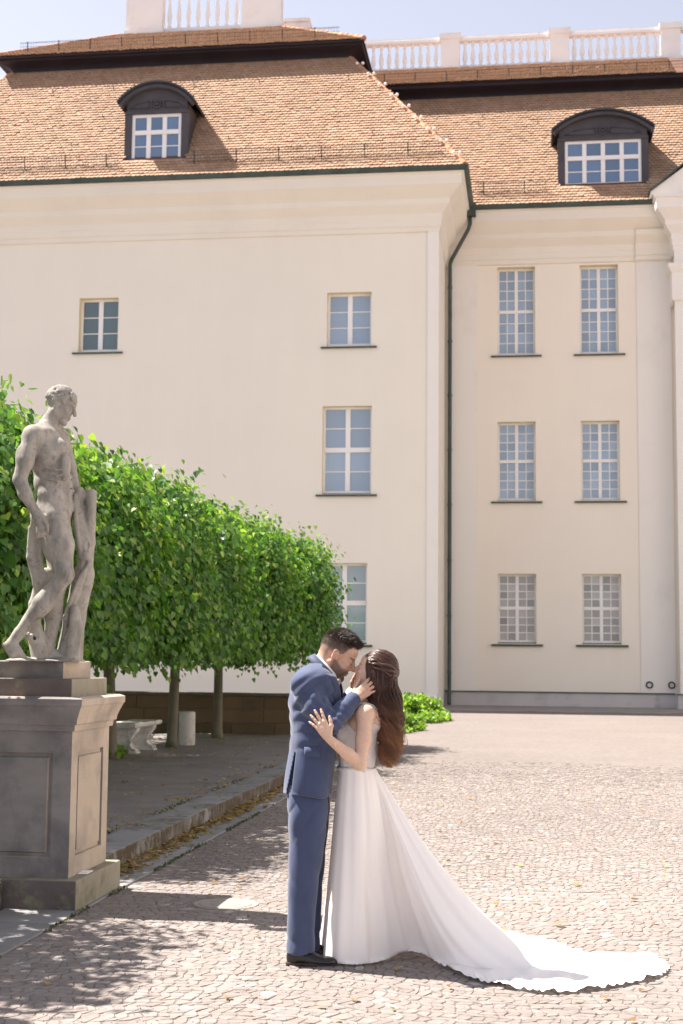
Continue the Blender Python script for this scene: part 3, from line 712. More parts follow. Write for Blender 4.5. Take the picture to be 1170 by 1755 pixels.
# cobbles: jittered lattice; the 300 nearest in view are objects, the rest one mesh
def cobbles():
    dx, dy = .060, .068
    rows = np.arange(5.2, 24.0, dy); xs = np.arange(-2.90, 4.4, dx)
    PX, PY = np.meshgrid(xs, rows)
    wob = .11*np.sin(PX*1.7+PY*.6)+.05*np.sin(PX*4.1-PY*.9)
    PX = PX+rng.normal(0, .012, PX.shape)+.06*np.sin(PY*2.1+PX*.8)+((np.arange(len(rows)) % 2)*dx*.5)[:, None]+.03*np.sin(PY*1.3)
    PX[:, 0] = -2.905+rng.normal(0, .006, len(rows))
    PY = PY+rng.normal(0, .012, PX.shape)+wob
    Q = np.stack([PX, PY], -1)
    out = []
    shp = [(.0, .2), (.0, .8), (1, .2), (1, .8), (2, .2), (2, .8), (3, .2), (3, .8)]
    for j in range(len(rows)-1):
        xl = .12*rows[j]+1.3
        for i in range(len(xs)-1):
            c4 = np.array([Q[j, i], Q[j, i+1], Q[j+1, i+1], Q[j+1, i]])
            if c4[0, 0] > xl: continue
            if rng.random() < .004 or (rows[j] > 17 and rng.random() < ((rows[j]-17)/7)**1.5): continue
            out.append(c4)
    C4 = np.array(out); n = len(C4); cen = C4.mean(1)
    gap = rng.uniform(.90, .97, (n, 1, 1)); C4 = cen[:, None]+(C4-cen[:, None])*gap
    ring = np.concatenate([C4[:, [k]]*(1-t)+C4[:, [(k+1) % 4]]*t for k in range(4) for t in (.17, .83)], 1)
    ring = ring+rng.normal(0, .0022, ring.shape)
    ht = np.clip(rng.normal(.0044, .0009, n), .002, .008); tilt = rng.normal(0, .012, (n, 2))
    d = ring-cen[:, None]
    zt = ht[:, None]+(d*tilt[:, None]).sum(-1)
    lo = np.concatenate([cen[:, None]+d*1.0, np.full((n, 8, 1), -.012)], -1)
    mid = np.concatenate([cen[:, None]+d*1.0, (zt-.003)[..., None]], -1)
    top = np.concatenate([cen[:, None]+d*np.where(cen[:, 1] > 10.5, .95, .88)[:, None, None], (zt)[..., None]], -1)
    V = np.concatenate([lo, mid, top], 1)            # n,24,3
    F0 = [tuple(range(16, 24))]+[(k, (k+1) % 8, 8+(k+1) % 8, 8+k) for k in range(8)]+[(8+k, 8+(k+1) % 8, 16+(k+1) % 8, 16+k) for k in range(8)]
    pal = np.array(STONE); big = np.sin(cen[:, 0]*.9+1)*np.sin(cen[:, 1]*.7)*.06
    colr = pal[rng.integers(0, len(pal), n)]*(rng.uniform(.91, 1.03, (n, 1))+big[:, None])
    pale = rng.random(n) < .012; colr[pale] = (.36, .34, .32)
    # the 300 that show largest: nearest to the camera inside the frame
    q = cen; lat = q[:, 0]*math.cos(YAW)+q[:, 1]*math.sin(YAW); fwd = -q[:, 0]*math.sin(YAW)+q[:, 1]*math.cos(YAW)
    vis = (np.abs(lat/fwd) < .238) & (fwd > 6.34)
    order = np.argsort(np.where(vis, fwd, 1e9))[:300]; pick = np.zeros(n, bool); pick[order] = True
    cob = thing('cobble_paving', None, None, (-1, 6.8, 0)); tag(cob, kind='structure')
    for i in order:
        me = mesh_data('cobble', V[i]-[cen[i, 0], cen[i, 1], 0], F0, M['cobble'], col=np.repeat(colr[[i]], 24, 0))
        o = bpy.data.objects.new('cobble', me); COL.objects.link(o); o.parent = cob; o.location = (cen[i, 0]+1, cen[i, 1]-6.8, 0)
    keep = ~pick; Vk = V[keep]; nk = len(Vk)
    farm = cen[keep][:, 1] > 10.5; F1 = [F0[0]]+[(k, (k+1) % 8, 16+(k+1) % 8, 16+k) for k in range(8)]
    faces = [tuple(a+24*k for a in f) for k in range(nk) for f in (F1 if farm[k] else F0)]
    tag(part('cobbles', Vk.reshape(-1, 3), faces, M['cobble'], cob, col=np.repeat(colr[keep], 24, 0)), kind='stuff')
cobbles()

# terrace, kerb and channel slabs
M['soil'] = mottled('trodden earth and fine gravel', (.205, .185, .175), (.275, .25, .235), 2.2, .95, .6, 45, .02, stain=(.12, .125, .085), stain_scale=1.3, stain_amt=(.58, .72))
gx = np.linspace(-30, -3.5, 60); gy = np.linspace(-8, 28.6, 90)
V = [(x, y, .135+.012*math.sin(x*3.1+y)+.012*math.sin(y*2.3-x)) for y in gy for x in gx]
struct('terrace_path', V, [(j*60+i, j*60+i+1, j*60+i+61, j*60+i+60) for j in range(89) for i in range(59)], M['soil'], smooth=True)
M['kerb'] = mottled('worn grey kerb stone', (.215, .21, .21), (.275, .268, .265), 3, .85, .35, 50, .008, stain=(.115, .095, .06), stain_scale=3.2, stain_amt=(.52, .68), vary=.12, coord='Object')
nt = M['kerb'].node_tree; p = nt.nodes['Principled BSDF']; src = p.inputs['Base Color'].links[0].from_socket
geo = nt.nodes.new('ShaderNodeNewGeometry'); sp = nt.nodes.new('ShaderNodeSeparateXYZ'); nt.links.new(geo.outputs['Normal'], sp.inputs[0])
fx = ramp(nt, sp.outputs[0], [(.3, 0), (.7, 1)]); fn = ramp(nt, noise(nt, 5, 8, .7), [(.36, 0), (.52, 1)])
nt.links.new(mix(nt, mix(nt, 1.0, fx, fn, 'MULTIPLY'), src, (.085, .062, .035)), p.inputs['Base Color'])      # moss and dirt cling to the upright face
kb = thing('kerb', None, None, (-3.35, 19, 0)); tag(kb, kind='structure')
y = 10.10
while y < 29.5:
    L = random.uniform(.85, 1.25); dz = random.gauss(0, .004); dxx = random.gauss(0, .006)
    bevel(MB().box(-3.56+dxx, -3.20+dxx, y+.006, y+L-.006, -.1, .165+dz).build('kerb_stone', M['kerb'], kb), .014); y += L
y = 5.0
for L in (1.1, 1.0, .95, 1.0):
    bevel(MB().box(-3.80, -3.43, y+.006, y+L-.006, -.1, .19).build('kerb_stone', M['kerb'], kb), .014); y += L
M['slab'] = mottled('channel slab', (.22, .213, .215), (.27, .262, .262), 2.5, .85, .3, 60, .006, stain=(.22, .20, .18), stain_scale=3, stain_amt=(.5, .7), vary=.12)
y = 5.0
while y < 29.5:
    L = random.uniform(.9, 1.4)
    xa = -3.425 if y < 9 else -3.198
    bevel(MB().box(xa, -2.915, y+.005, y+L-.005, -.05, .012+random.gauss(0, .002)).build('channel_slab', M['slab'], kb), .008); y += L

# leaves: one folded heart shape each
LEAF = np.array([(0, 0, 0), (-.40, -.10, .05), (-.50, .32, .09), (-.24, .74, .05), (0, 1.05, 0), (.24, .74, .05), (.50, .32, .09), (.40, -.10, .05)])
LF = np.array([(0, 4, 2, 1), (4, 0, 7, 6)])
def leaf_mesh(P, size, tipdir, nrm, col):
    """P n,3 base points; tipdir n,3; nrm n,3"""
    t = tipdir/np.linalg.norm(tipdir, axis=1, keepdims=True); s = np.cross(t, nrm); s /= np.linalg.norm(s, axis=1, keepdims=True)+1e-9
    nn = np.cross(s, t); n = len(P); L = LEAF
    V = P[:, None]+size[:, None, None]*(L[None, :, [0]]*s[:, None]+L[None, :, [1]]*t[:, None]+L[None, :, [2]]*nn[:, None])
    base = (np.arange(n)*8)[:, None, None]
    F = (np.array([(0, 4, 3, 2), (0, 2, 1, 1), (0, 7, 6, 6), (0, 6, 5, 4)])[None]+base)
    return V.reshape(-1, 3), F, np.repeat(col, 8, 0)
def leaf_part(name, P, size, tip, nrm, col, parent, mat='leaf', kind=None):
    V, F, C = leaf_mesh(P, size, tip, nrm, col); n = len(P)
    quads = [(b, b+4, b+3, b+2) for b in range(0, 8*n, 8)]+[(b, b+6, b+5, b+4) for b in range(0, 8*n, 8)]
    tris = [(b, b+2, b+1) for b in range(0, 8*n, 8)]+[(b, b+7, b+6) for b in range(0, 8*n, 8)]
    o = part(name, V, quads+tris, M[mat], parent, col=C)
    return tag(o, kind=kind) if kind else o
M['bark'] = mottled('linden bark', (.115, .10, .075), (.185, .165, .125), 6, .95, .6, 25, .02, stain=(.10, .12, .06), stain_scale=3, stretch=(1, 1, .25))

def linden(cx, cy, label, hw=1.85, hl=1.62, zb=1.76, zt=4.3, n=14000, group=None, trunk_r=.13, seed=0):
    rg = np.random.default_rng(seed)
    t = thing('linden_tree', label, 'tree', (cx, cy, .13), group)
    mb = MB(); lean = rg.normal(0, .06, 2)
    tr = [(cx+lean[0]*k, cy+lean[1]*k, .05+zz) for k, zz in ((0, 0), (.1, .25), (.4, .9), (.8, 1.6), (1, 2.3))]
    mb.tube(tr, [trunk_r*1.45, trunk_r*1.1, trunk_r, trunk_r*.95, trunk_r*.8], 12); top = np.array(tr[-1])
    for k in range(9):
        a = k*2.4+rg.uniform(-.3, .3); rr = rg.uniform(.55, .95); e = np.array((cx+hw*.85*rr*math.cos(a), cy+hl*.9*rr*math.sin(a), rg.uniform(2.0, zt-.35)))
        s = top-np.array((0, 0, rg.uniform(.1, .7))); md = s*.55+e*.45+np.array((0, 0, .25)); mb.tube([s, md, e], [.055, .035, .012], 6)
    mb.build('trunk', M['bark'], t, smooth=True)
    half = np.array((hw, hl, (zt-zb)/2)); cen = np.array((cx, cy, (zt+zb)/2))
    def shell(m):
        d = rg.normal(size=(m, 3)); d /= np.linalg.norm(d, axis=1, keepdims=True)
        k = 1/((np.abs(d)**4.6).sum(1)**(1/4.6)); return d*k[:, None], d
    q, d = shell(230)
    q *= rg.uniform(.80, 1.0, (230, 1)); q[rg.random(230) < .10] *= 1.03
    cl = cen+q*half
    ci = rg.integers(0, 230, int(n*.72)); off = rg.normal(0, 1, (len(ci), 3))*np.array((.15, .15, .16)); off[:, 2] -= np.abs(rg.normal(0, .30, len(ci)))
    P1 = cl[ci]+off; N1 = d[ci]
    m2 = n-len(ci); q2, d2 = shell(m2); P2 = cen+q2*half*(rg.uniform(.45, 1.0, (m2, 1))**.5); N2 = d2
    P = np.concatenate([P1, P2]); N = np.concatenate([N1, N2]); zmin = zb-.10+.13*np.sin(5.1*P[:, 0]+3.3*P[:, 1])+.11*np.sin(8.7*P[:, 1]-4.1*P[:, 0]+seed)+rg.uniform(0, .28, n)-.28*(rg.random(n) < .05)
    P[:, 2] = np.clip(P[:, 2], zmin, zt+.04+.12*rg.random(n)**4)
    tip = np.array((0, 0, -1.0))+N*.55+rg.normal(0, .35, (n, 3)); nr = N*.8+np.array((0, 0, .55))+rg.normal(0, .38, (n, 3))
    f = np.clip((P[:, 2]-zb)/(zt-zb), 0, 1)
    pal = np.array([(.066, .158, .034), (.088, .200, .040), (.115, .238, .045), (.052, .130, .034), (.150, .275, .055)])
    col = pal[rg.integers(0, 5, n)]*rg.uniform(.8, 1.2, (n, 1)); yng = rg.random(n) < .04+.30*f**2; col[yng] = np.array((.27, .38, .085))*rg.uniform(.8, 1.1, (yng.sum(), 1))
    k2 = int(n*.30); qi, di = shell(k2); Pi = cen+qi*half*(rg.uniform(.05, .86, (k2, 1))**.5); sz = np.concatenate([rg.uniform(.048, .092, n), rg.uniform(.11, .17, k2)])     # larger fill leaves added inside so the crown blocks more sun
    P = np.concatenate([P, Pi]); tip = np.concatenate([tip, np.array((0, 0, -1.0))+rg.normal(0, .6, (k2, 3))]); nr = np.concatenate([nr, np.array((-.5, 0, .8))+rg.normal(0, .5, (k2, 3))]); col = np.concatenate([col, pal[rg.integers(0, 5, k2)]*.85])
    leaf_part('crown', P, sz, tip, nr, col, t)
    return t
HG = 'clipped linden trees in a row on the terrace'
LY = [26.9, 24.1, 20.75, 17.9, 15.0, 12.3]; LXs = [-6.0, -6.18, -6.24, -6.15, -6.1, -6.1]
LL = ['clipped linden tree at the far end of the row, nearest the groom', 'second clipped linden of the row, trunk beside the white stone post', 'clipped linden whose trunk rises just behind the stone bench',
      'clipped linden whose leafy crown fills the row right of the statue', 'clipped linden crown seen directly behind the statue', 'nearest clipped linden in the row, cut by the left picture edge']
for k, (y, lb) in enumerate(zip(LY, LL)):
    linden(LXs[k], y, lb, hw=(2.22, 2.0, 1.94, 1.92, 1.9, 1.92)[k], zt=(4.12, 4.20, 4.08, 4.14, 4.02, 4.06)[k], group=HG, seed=20+k, n=23000, trunk_r=.088)
linden(-6.0, 7.85, 'clipped linden left of the picture edge, its shadow on the near cobbles', n=12000, seed=40, group=HG, hw=1.7)
for k, y in enumerate((13.0, 16.2, 19.4, 22.6, 25.8, 29.0)):
    linden(-10.9, y, 'clipped linden of the hidden second row behind the statue, shading the path', n=6500, seed=50+k, hl=1.75, group='clipped linden trees of the second row, hidden by the first')

def bush(cx, cy, rx, ry, h, label, n, seed, z0=0.0):
    rg = np.random.default_rng(seed); t = thing('bush', label, 'bush', (cx, cy, z0))
    mb = MB()
    for k in range(7):
        a = k*.9; mb.tube([(cx, cy, z0), (cx+.5*rx*math.cos(a), cy+.5*ry*math.sin(a), z0+h*.6)], [.018, .006], 5)
    mb.build('stem', M['bark'], t)
    d = rg.normal(size=(n, 3)); d[:, 2] = np.abs(d[:, 2]); d /= np.linalg.norm(d, axis=1, keepdims=True)
    lump = 1+.16*np.sin(d[:, 0]*7+seed)*np.sin(d[:, 1]*6+2*seed)+.1*np.sin(d[:, 2]*9)
    P = np.array((cx, cy, z0))+d*np.array((rx, ry, h))*(lump*rg.uniform(.55, 1.0, n)**.5)[:, None]
    pal = np.array([(.14, .25, .04), (.18, .30, .05), (.11, .20, .035), (.24, .34, .08)])
    col = pal[rg.integers(0, 4, n)]*rg.uniform(.8, 1.2, (n, 1))
    leaf_part('leaves', P, rg.uniform(.06, .12, n), d+rg.normal(0, .6, (n, 3)), d*.6+np.array((0, 0, .7))+rg.normal(0, .35, (n, 3)), col, t)
bush(-3.35, 39.6, 1.0, 2.3, .62, 'low bright green bush at the foot of the palace corner', 5200, 3)
bush(-3.40, 33.6, .75, 1.9, .42, 'small green ground plants at the path edge beside the bride hair', 2600, 5)
bush(-6.62, 20.95, .45, .5, .38, 'small dark green tuft at the foot of the linden by the bench', 1100, 8, .13)

# fallen leaves
n = 2600
kx = np.concatenate([-3.19+np.abs(rng.normal(0, .075, 1500)), rng.uniform(-9, -3.25, 800), -3.62+rng.normal(0, .12, 130), rng.uniform(-2.8, 2, 170)])
ky = np.concatenate([10.2+9.5*rng.random(1500)**1.2, 10.5+16*rng.random(800), rng.uniform(10.2, 20, 130), 6.4+14*rng.random(170)])
kz = np.concatenate([.018+.035*rng.random(1500)*np.exp(-(kx[:1500]+3.19)/.08), np.full(800, .163), np.full(130, .19), np.full(170, .020)])
P = np.stack([kx, ky, kz], -1); ang = rng.uniform(0, 6.28, n)
pal = np.array([(.30, .18, .085), (.38, .25, .13), (.22, .125, .065), (.44, .33, .19), (.27, .25, .10), (.46, .34, .21)])
leaf_part('fallen_leaves', P, rng.uniform(.028, .065, n), np.stack([np.cos(ang), np.sin(ang), rng.normal(0, .12, n)], -1), np.array((0, 0, 1.0))+rng.normal(0, .22, (n, 3)), pal[rng.integers(0, 6, n)]*rng.uniform(.75, 1.2, (n, 1)), None, kind='stuff')
bpy.data.objects['fallen_leaves']['label'] = 'dry fallen leaves along the kerb and on the path'
# crumbs of grit on the cobbles
n = 2600; gx_, gy_ = rng.uniform(-2.8, 1.6, n), 6.3+9*rng.random(n)**1.4; sz = rng.uniform(.002, .006, n); a_ = rng.uniform(0, 6.28, n)
V = np.stack([np.stack([gx_+sz*np.cos(a_+q)*(1-t), gy_+sz*np.sin(a_+q)*(1-t), .004+t*sz*1.3+0*a_], -1) for q, t in ((0, 0), (1.57, 0), (3.14, 0), (4.71, 0), (0, 1))], 1).reshape(-1, 3)
tag(part('grit', V, [f for b in range(0, 5*n, 5) for f in ((b, b+1, b+4), (b+1, b+2, b+4), (b+2, b+3, b+4), (b+3, b, b+4))], M['soil']), 'scattered dark grit on the cobbles', kind='stuff')
# moss and grass tufts in the joints beside the slabs
n = 1500
gx_ = np.concatenate([-2.905+rng.normal(0, .012, 900), -3.60+rng.normal(0, .05, 600)]); gy_ = np.concatenate([rng.uniform(6.5, 16, 900), rng.uniform(10.2, 20, 600)])
keepg = np.sin(gy_*2.3)+np.sin(gy_*5.1+1) > -.2
P = np.stack([gx_, gy_, np.where(gx_ < -3.4, .15, .008)], -1)[keepg]; n = len(P)
leaf_part('joint_grass', P, rng.uniform(.008, .022, n), np.array((0, 0, 1.0))+rng.normal(0, .5, (n, 3)), rng.normal(0, 1, (n, 3)), np.array([(.085, .10, .04)])*rng.uniform(.6, 1.3, (n, 1)), None, kind='stuff')
bpy.data.objects['joint_grass']['label'] = 'moss and grass growing in the paving joints'

# ------------------------------------------------------------------ parapet wall behind the trees
M['sand'] = mottled('brown sandstone block', (.115, .078, .045), (.155, .108, .062), 2.4, .9, .4, 30, .012, stain=(.09, .07, .045), stain_scale=1.6, stain_amt=(.5, .7), vary=.22)
pw = thing('parapet_wall', 'low brown sandstone wall behind the linden trunks', 'wall', (-9.5, 28.4, .1))
for r, (z0, z1) in enumerate(((.0, .36), (.36, .64), (.64, .90))):
    x = -18.0-r*.3
    while x < -4.1:
        L = random.uniform(.55, 1.0); xe = min(x+L, -4.05)
        if xe-x > .08: bevel(MB().box(x+.004, xe-.004, 28.2+random.gauss(0, .006), 28.55, z0+.004, z1-.003).build('stone_block', M['sand'], pw), .01)
        x = xe
        if x >= -4.051: break
MB().box(-18.2, -4.03, 28.23, 28.52, 0, .90).build('mortar_core', M['soil'], pw)
bevel(MB().box(-18.3, -4.0, 28.14, 28.6, .903, .965).build('coping', M['kerbdark'] if 'kerbdark' in M else mottled('dark coping', (.10, .09, .075), (.15, .13, .11), 3, .9, .3), pw), .012)

# ------------------------------------------------------------------ stone bench and post under the trees
M['castone'] = mottled('weathered white cast stone', (.50, .48, .46), (.58, .56, .54), 5, .85, .35, 50, .006, stain=(.30, .30, .27), stain_scale=6, stain_amt=(.5, .7))
bx, by = -6.42, 22.55
bn = thing('stone_bench', 'white cast stone bench with scrolled legs under the lindens', 'bench', (bx, by, .14))
st = MB(); st.frustum((bx-.24, bx+.24, by-.80, by+.80, .545), (bx-.26, bx+.26, by-.82, by+.82, .575)); st.frustum((bx-.26, bx+.26, by-.82, by+.82, .5752), (bx-.25, bx+.25, by-.81, by+.81, .62))
bevel(st.build('seat', M['castone'], bn), .008)
def scroll_leg(yc):
    prof = [(.02, .20), (.04, .22), (.07, .19), (.10, .135), (.16, .10), (.22, .11), (.28, .15), (.33, .195), (.37, .215), (.41, .20)]   # z, half width
    mb = MB(); V = []; F = []
    for z, hw_ in prof:
        for s in (-1, 1):
            for yy in (-.085, .085): V.append((bx+s*hw_*1.02, yc+yy*(1.1 if z > .25 or z < .06 else .85), .14+z))
    for i in range(len(prof)-1):
        a = 4*i; F += [(a, a+4, a+6, a+2), (a+1, a+3, a+7, a+5), (a, a+1, a+5, a+4), (a+2, a+6, a+7, a+3)]
    F += [(0, 2, 3, 1), (36, 37, 39, 38)]; mb.add(V, F)
    for s in (-1, 1):
        for side in (-1, 1):
            yy = yc+side*.095
            mb.tube([(bx+s*(.12+.065*math.cos(a)*(1-a/16)), yy, .14+.315+.065*math.sin(a)*(1-a/16)) for a in np.linspace(0, 10, 22)], .016, 5)
            mb.tube([(bx+s*.19, yy, .14+.25), (bx+s*.10, yy, .14+.15), (bx+s*.14, yy, .14+.08), (bx+s*.21, yy, .14+.05)], .018, 5)
    mb.box(bx-.235, bx+.235, yc-.11, yc+.11, .13, .165); mb.box(bx-.22, bx+.22, yc-.10, yc+.10, .525, .546)
    return bevel(mb.build('leg', M['castone'], bn, smooth=False), .006)
scroll_leg(by-.5); scroll_leg(by+.5)
po = thing('stone_post', 'short round pale stone post beside the bench', 'post', (-6.05, 24.65, .14))
part('shaft', *(lambda m: (m.v, m.f))(MB().lathe((-6.05, 24.65, .12), [(.145, 0), (.147, .02), (.143, .56), (.135, .585), (.10, .595)], 20)), M['castone'], po, smooth=False)
part('backing_slab', *(lambda m: (m.v, m.f))(MB().box(-6.34, -6.21, 24.6, 24.9, .1, .70)), M['castone'], po)

# ------------------------------------------------------------------ pedestal
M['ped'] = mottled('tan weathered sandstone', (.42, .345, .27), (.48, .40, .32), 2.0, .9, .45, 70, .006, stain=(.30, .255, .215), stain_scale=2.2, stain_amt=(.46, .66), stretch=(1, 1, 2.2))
M['ped_front'] = mottled('shade grey weathered sandstone', (.215, .195, .185), (.28, .25, .235), 2.5, .9, .45, 70, .006, stain=(.15, .137, .135), stain_scale=2.2, stain_amt=(.44, .62), stretch=(1, 1, 3.5))  # weathered stone, with the front's shade put into the grey as well
def face_mats(o, front='ped_front'):  # camera-facing faces take the darker stone, so shade is in the colour
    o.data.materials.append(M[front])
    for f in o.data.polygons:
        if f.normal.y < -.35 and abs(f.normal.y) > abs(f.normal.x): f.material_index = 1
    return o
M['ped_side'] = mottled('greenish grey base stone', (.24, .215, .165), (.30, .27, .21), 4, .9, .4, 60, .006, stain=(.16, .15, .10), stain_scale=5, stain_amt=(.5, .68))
M['ped_dark'] = mottled('shade dark weathered plinth stone', (.105, .082, .078), (.16, .13, .118), 4, .9, .4, 60, .006, stain=(.22, .21, .13), stain_scale=5, stain_amt=(.56, .7))  # weathered stone for front faces, their shade put into the colour too
PX0, PX1, PY0, PY1 = -3.98, -2.945, 9.08, 10.09
pd = thing('statue_pedestal', 'tall grey stone pedestal with recessed panels under the statue', 'pedestal', ((PX0+PX1)/2, (PY0+PY1)/2, 0))
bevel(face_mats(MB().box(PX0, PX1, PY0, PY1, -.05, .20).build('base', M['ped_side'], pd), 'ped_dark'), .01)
a0, a1, b0, b1 = PX0+.09, PX1-.085, PY0+.09, PY1-.09
mb = MB(); z0, z1 = .20, 1.165; cx0, cy0 = (a0+a1)/2, (b0+b1)/2; hw = (a1-a0)/2; ins = .13; d = .022
for k in range(4):            # each face: frame and sunk panel
    hh = hw if k % 2 == 0 else (b1-b0)/2; dd = (b1-b0)/2 if k % 2 == 0 else hw
    def T(u, v, z):           # u along the face, v inward depth
        x, y = u, -dd+v
        for _ in range(k): x, y = -y, x
        return (cx0+x, cy0+y, z)
    us_ = [-hh, -hh+ins, hh-ins, hh]; zs_ = [z0, z0+.13, z1-.15, z1]
    for i in range(3):
        for j in range(3):
            if i == 1 and j == 1: continue
            mb.add([T(us_[i], 0, zs_[j]), T(us_[i+1], 0, zs_[j]), T(us_[i+1], 0, zs_[j+1]), T(us_[i], 0, zs_[j+1])], [(0, 1, 2, 3)])
    A = [T(us_[i], 0, zs_[j]) for i, j in ((1, 1), (2, 1), (2, 2), (1, 2))]
    g = .014; Bp = [T(us_[1]+g*.3, d, zs_[1]+g*.3), T(us_[2]-g*.3, d, zs_[1]+g*.3), T(us_[2]-g*.3, d, zs_[2]-g*.3), T(us_[1]+g*.3, d, zs_[2]-g*.3)]
    Cp = [T(us_[1]+g*2, d, zs_[1]+g*2), T(us_[2]-g*2, d, zs_[1]+g*2), T(us_[2]-g*2, d, zs_[2]-g*2), T(us_[1]+g*2, d, zs_[2]-g*2)]
    Dp = [T(us_[1]+g*2.5, .004, zs_[1]+g*2.5), T(us_[2]-g*2.5, .004, zs_[1]+g*2.5), T(us_[2]-g*2.5, .004, zs_[2]-g*2.5), T(us_[1]+g*2.5, .004, zs_[2]-g*2.5)]
    mb.add(A+Bp+Cp+Dp, [(q*4+r, q*4+(r+1) % 4, q*4+4+(r+1) % 4, q*4+4+r) for q in range(3) for r in range(4)]+[(12, 13, 14, 15)])
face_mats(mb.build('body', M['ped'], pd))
q = [(a0, b0), (a0, b1), (a1, b1), (a1, b0), (a0, b0)]
path = [(a1, b1), (a1, b0), (a0, b0), (a0, b1), (a1, b1)][::-1]
def ring_loft(lv, name, mat):
    V = []; F = []
    for o_, z in lv: V += [(a0-o_, b0-o_, z), (a1+o_, b0-o_, z), (a1+o_, b1+o_, z), (a0-o_, b1+o_, z)]
    for i in range(len(lv)-1):
        for k in range(4): F.append((4*i+k, 4*i+(k+1) % 4, 4*i+4+(k+1) % 4, 4*i+4+k))
    F += [(3, 2, 1, 0), tuple(4*(len(lv)-1)+k for k in range(4))]
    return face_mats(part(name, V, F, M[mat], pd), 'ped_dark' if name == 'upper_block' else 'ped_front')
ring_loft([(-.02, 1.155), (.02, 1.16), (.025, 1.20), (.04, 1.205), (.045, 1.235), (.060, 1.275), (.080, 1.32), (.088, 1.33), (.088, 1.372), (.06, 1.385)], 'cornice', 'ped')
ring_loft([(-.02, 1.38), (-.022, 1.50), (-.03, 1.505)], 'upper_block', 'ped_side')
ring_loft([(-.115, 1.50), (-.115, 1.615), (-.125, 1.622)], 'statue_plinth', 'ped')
tg = thing('name_plate', 'small white card lying on the pedestal base', 'card', (PX1-.045, PY0+.33, .203))
part('card', [(PX1-.075, PY0+.25, .2045), (PX1-.012, PY0+.27, .2045), (PX1-.020, PY0+.42, .2045), (PX1-.085, PY0+.40, .2045), (PX1-.075, PY0+.25, .210), (PX1-.012, PY0+.27, .210), (PX1-.020, PY0+.42, .210), (PX1-.085, PY0+.40, .210)],
     [(3, 2, 1, 0), (4, 5, 6, 7), (0, 1, 5, 4), (1, 2, 6, 5), (2, 3, 7, 6), (3, 0, 4, 7)], M['frame'], tg)
# drain cover in the cobbles
dc = thing('drain_cover', 'round worn drain cover set in the cobbles behind the groom', 'drain cover', (-2.05, 9.55, .0))
part('cover', *(lambda m: (m.v, m.f))(MB().lathe((-2.05, 9.55, .0), [(.22, -.02), (.22, .009), (.205, .010), (.20, .006), (.18, .006), (.175, .010), (.12, .010), (.115, .007), (.10, .007), (.095, .010), (.0001, .010)], 32)), mottled('worn cast cover', (.25, .235, .205), (.31, .28, .25), 8, .8, .3, 60, .004, stain=(.20, .20, .15), stain_scale=9), dc)
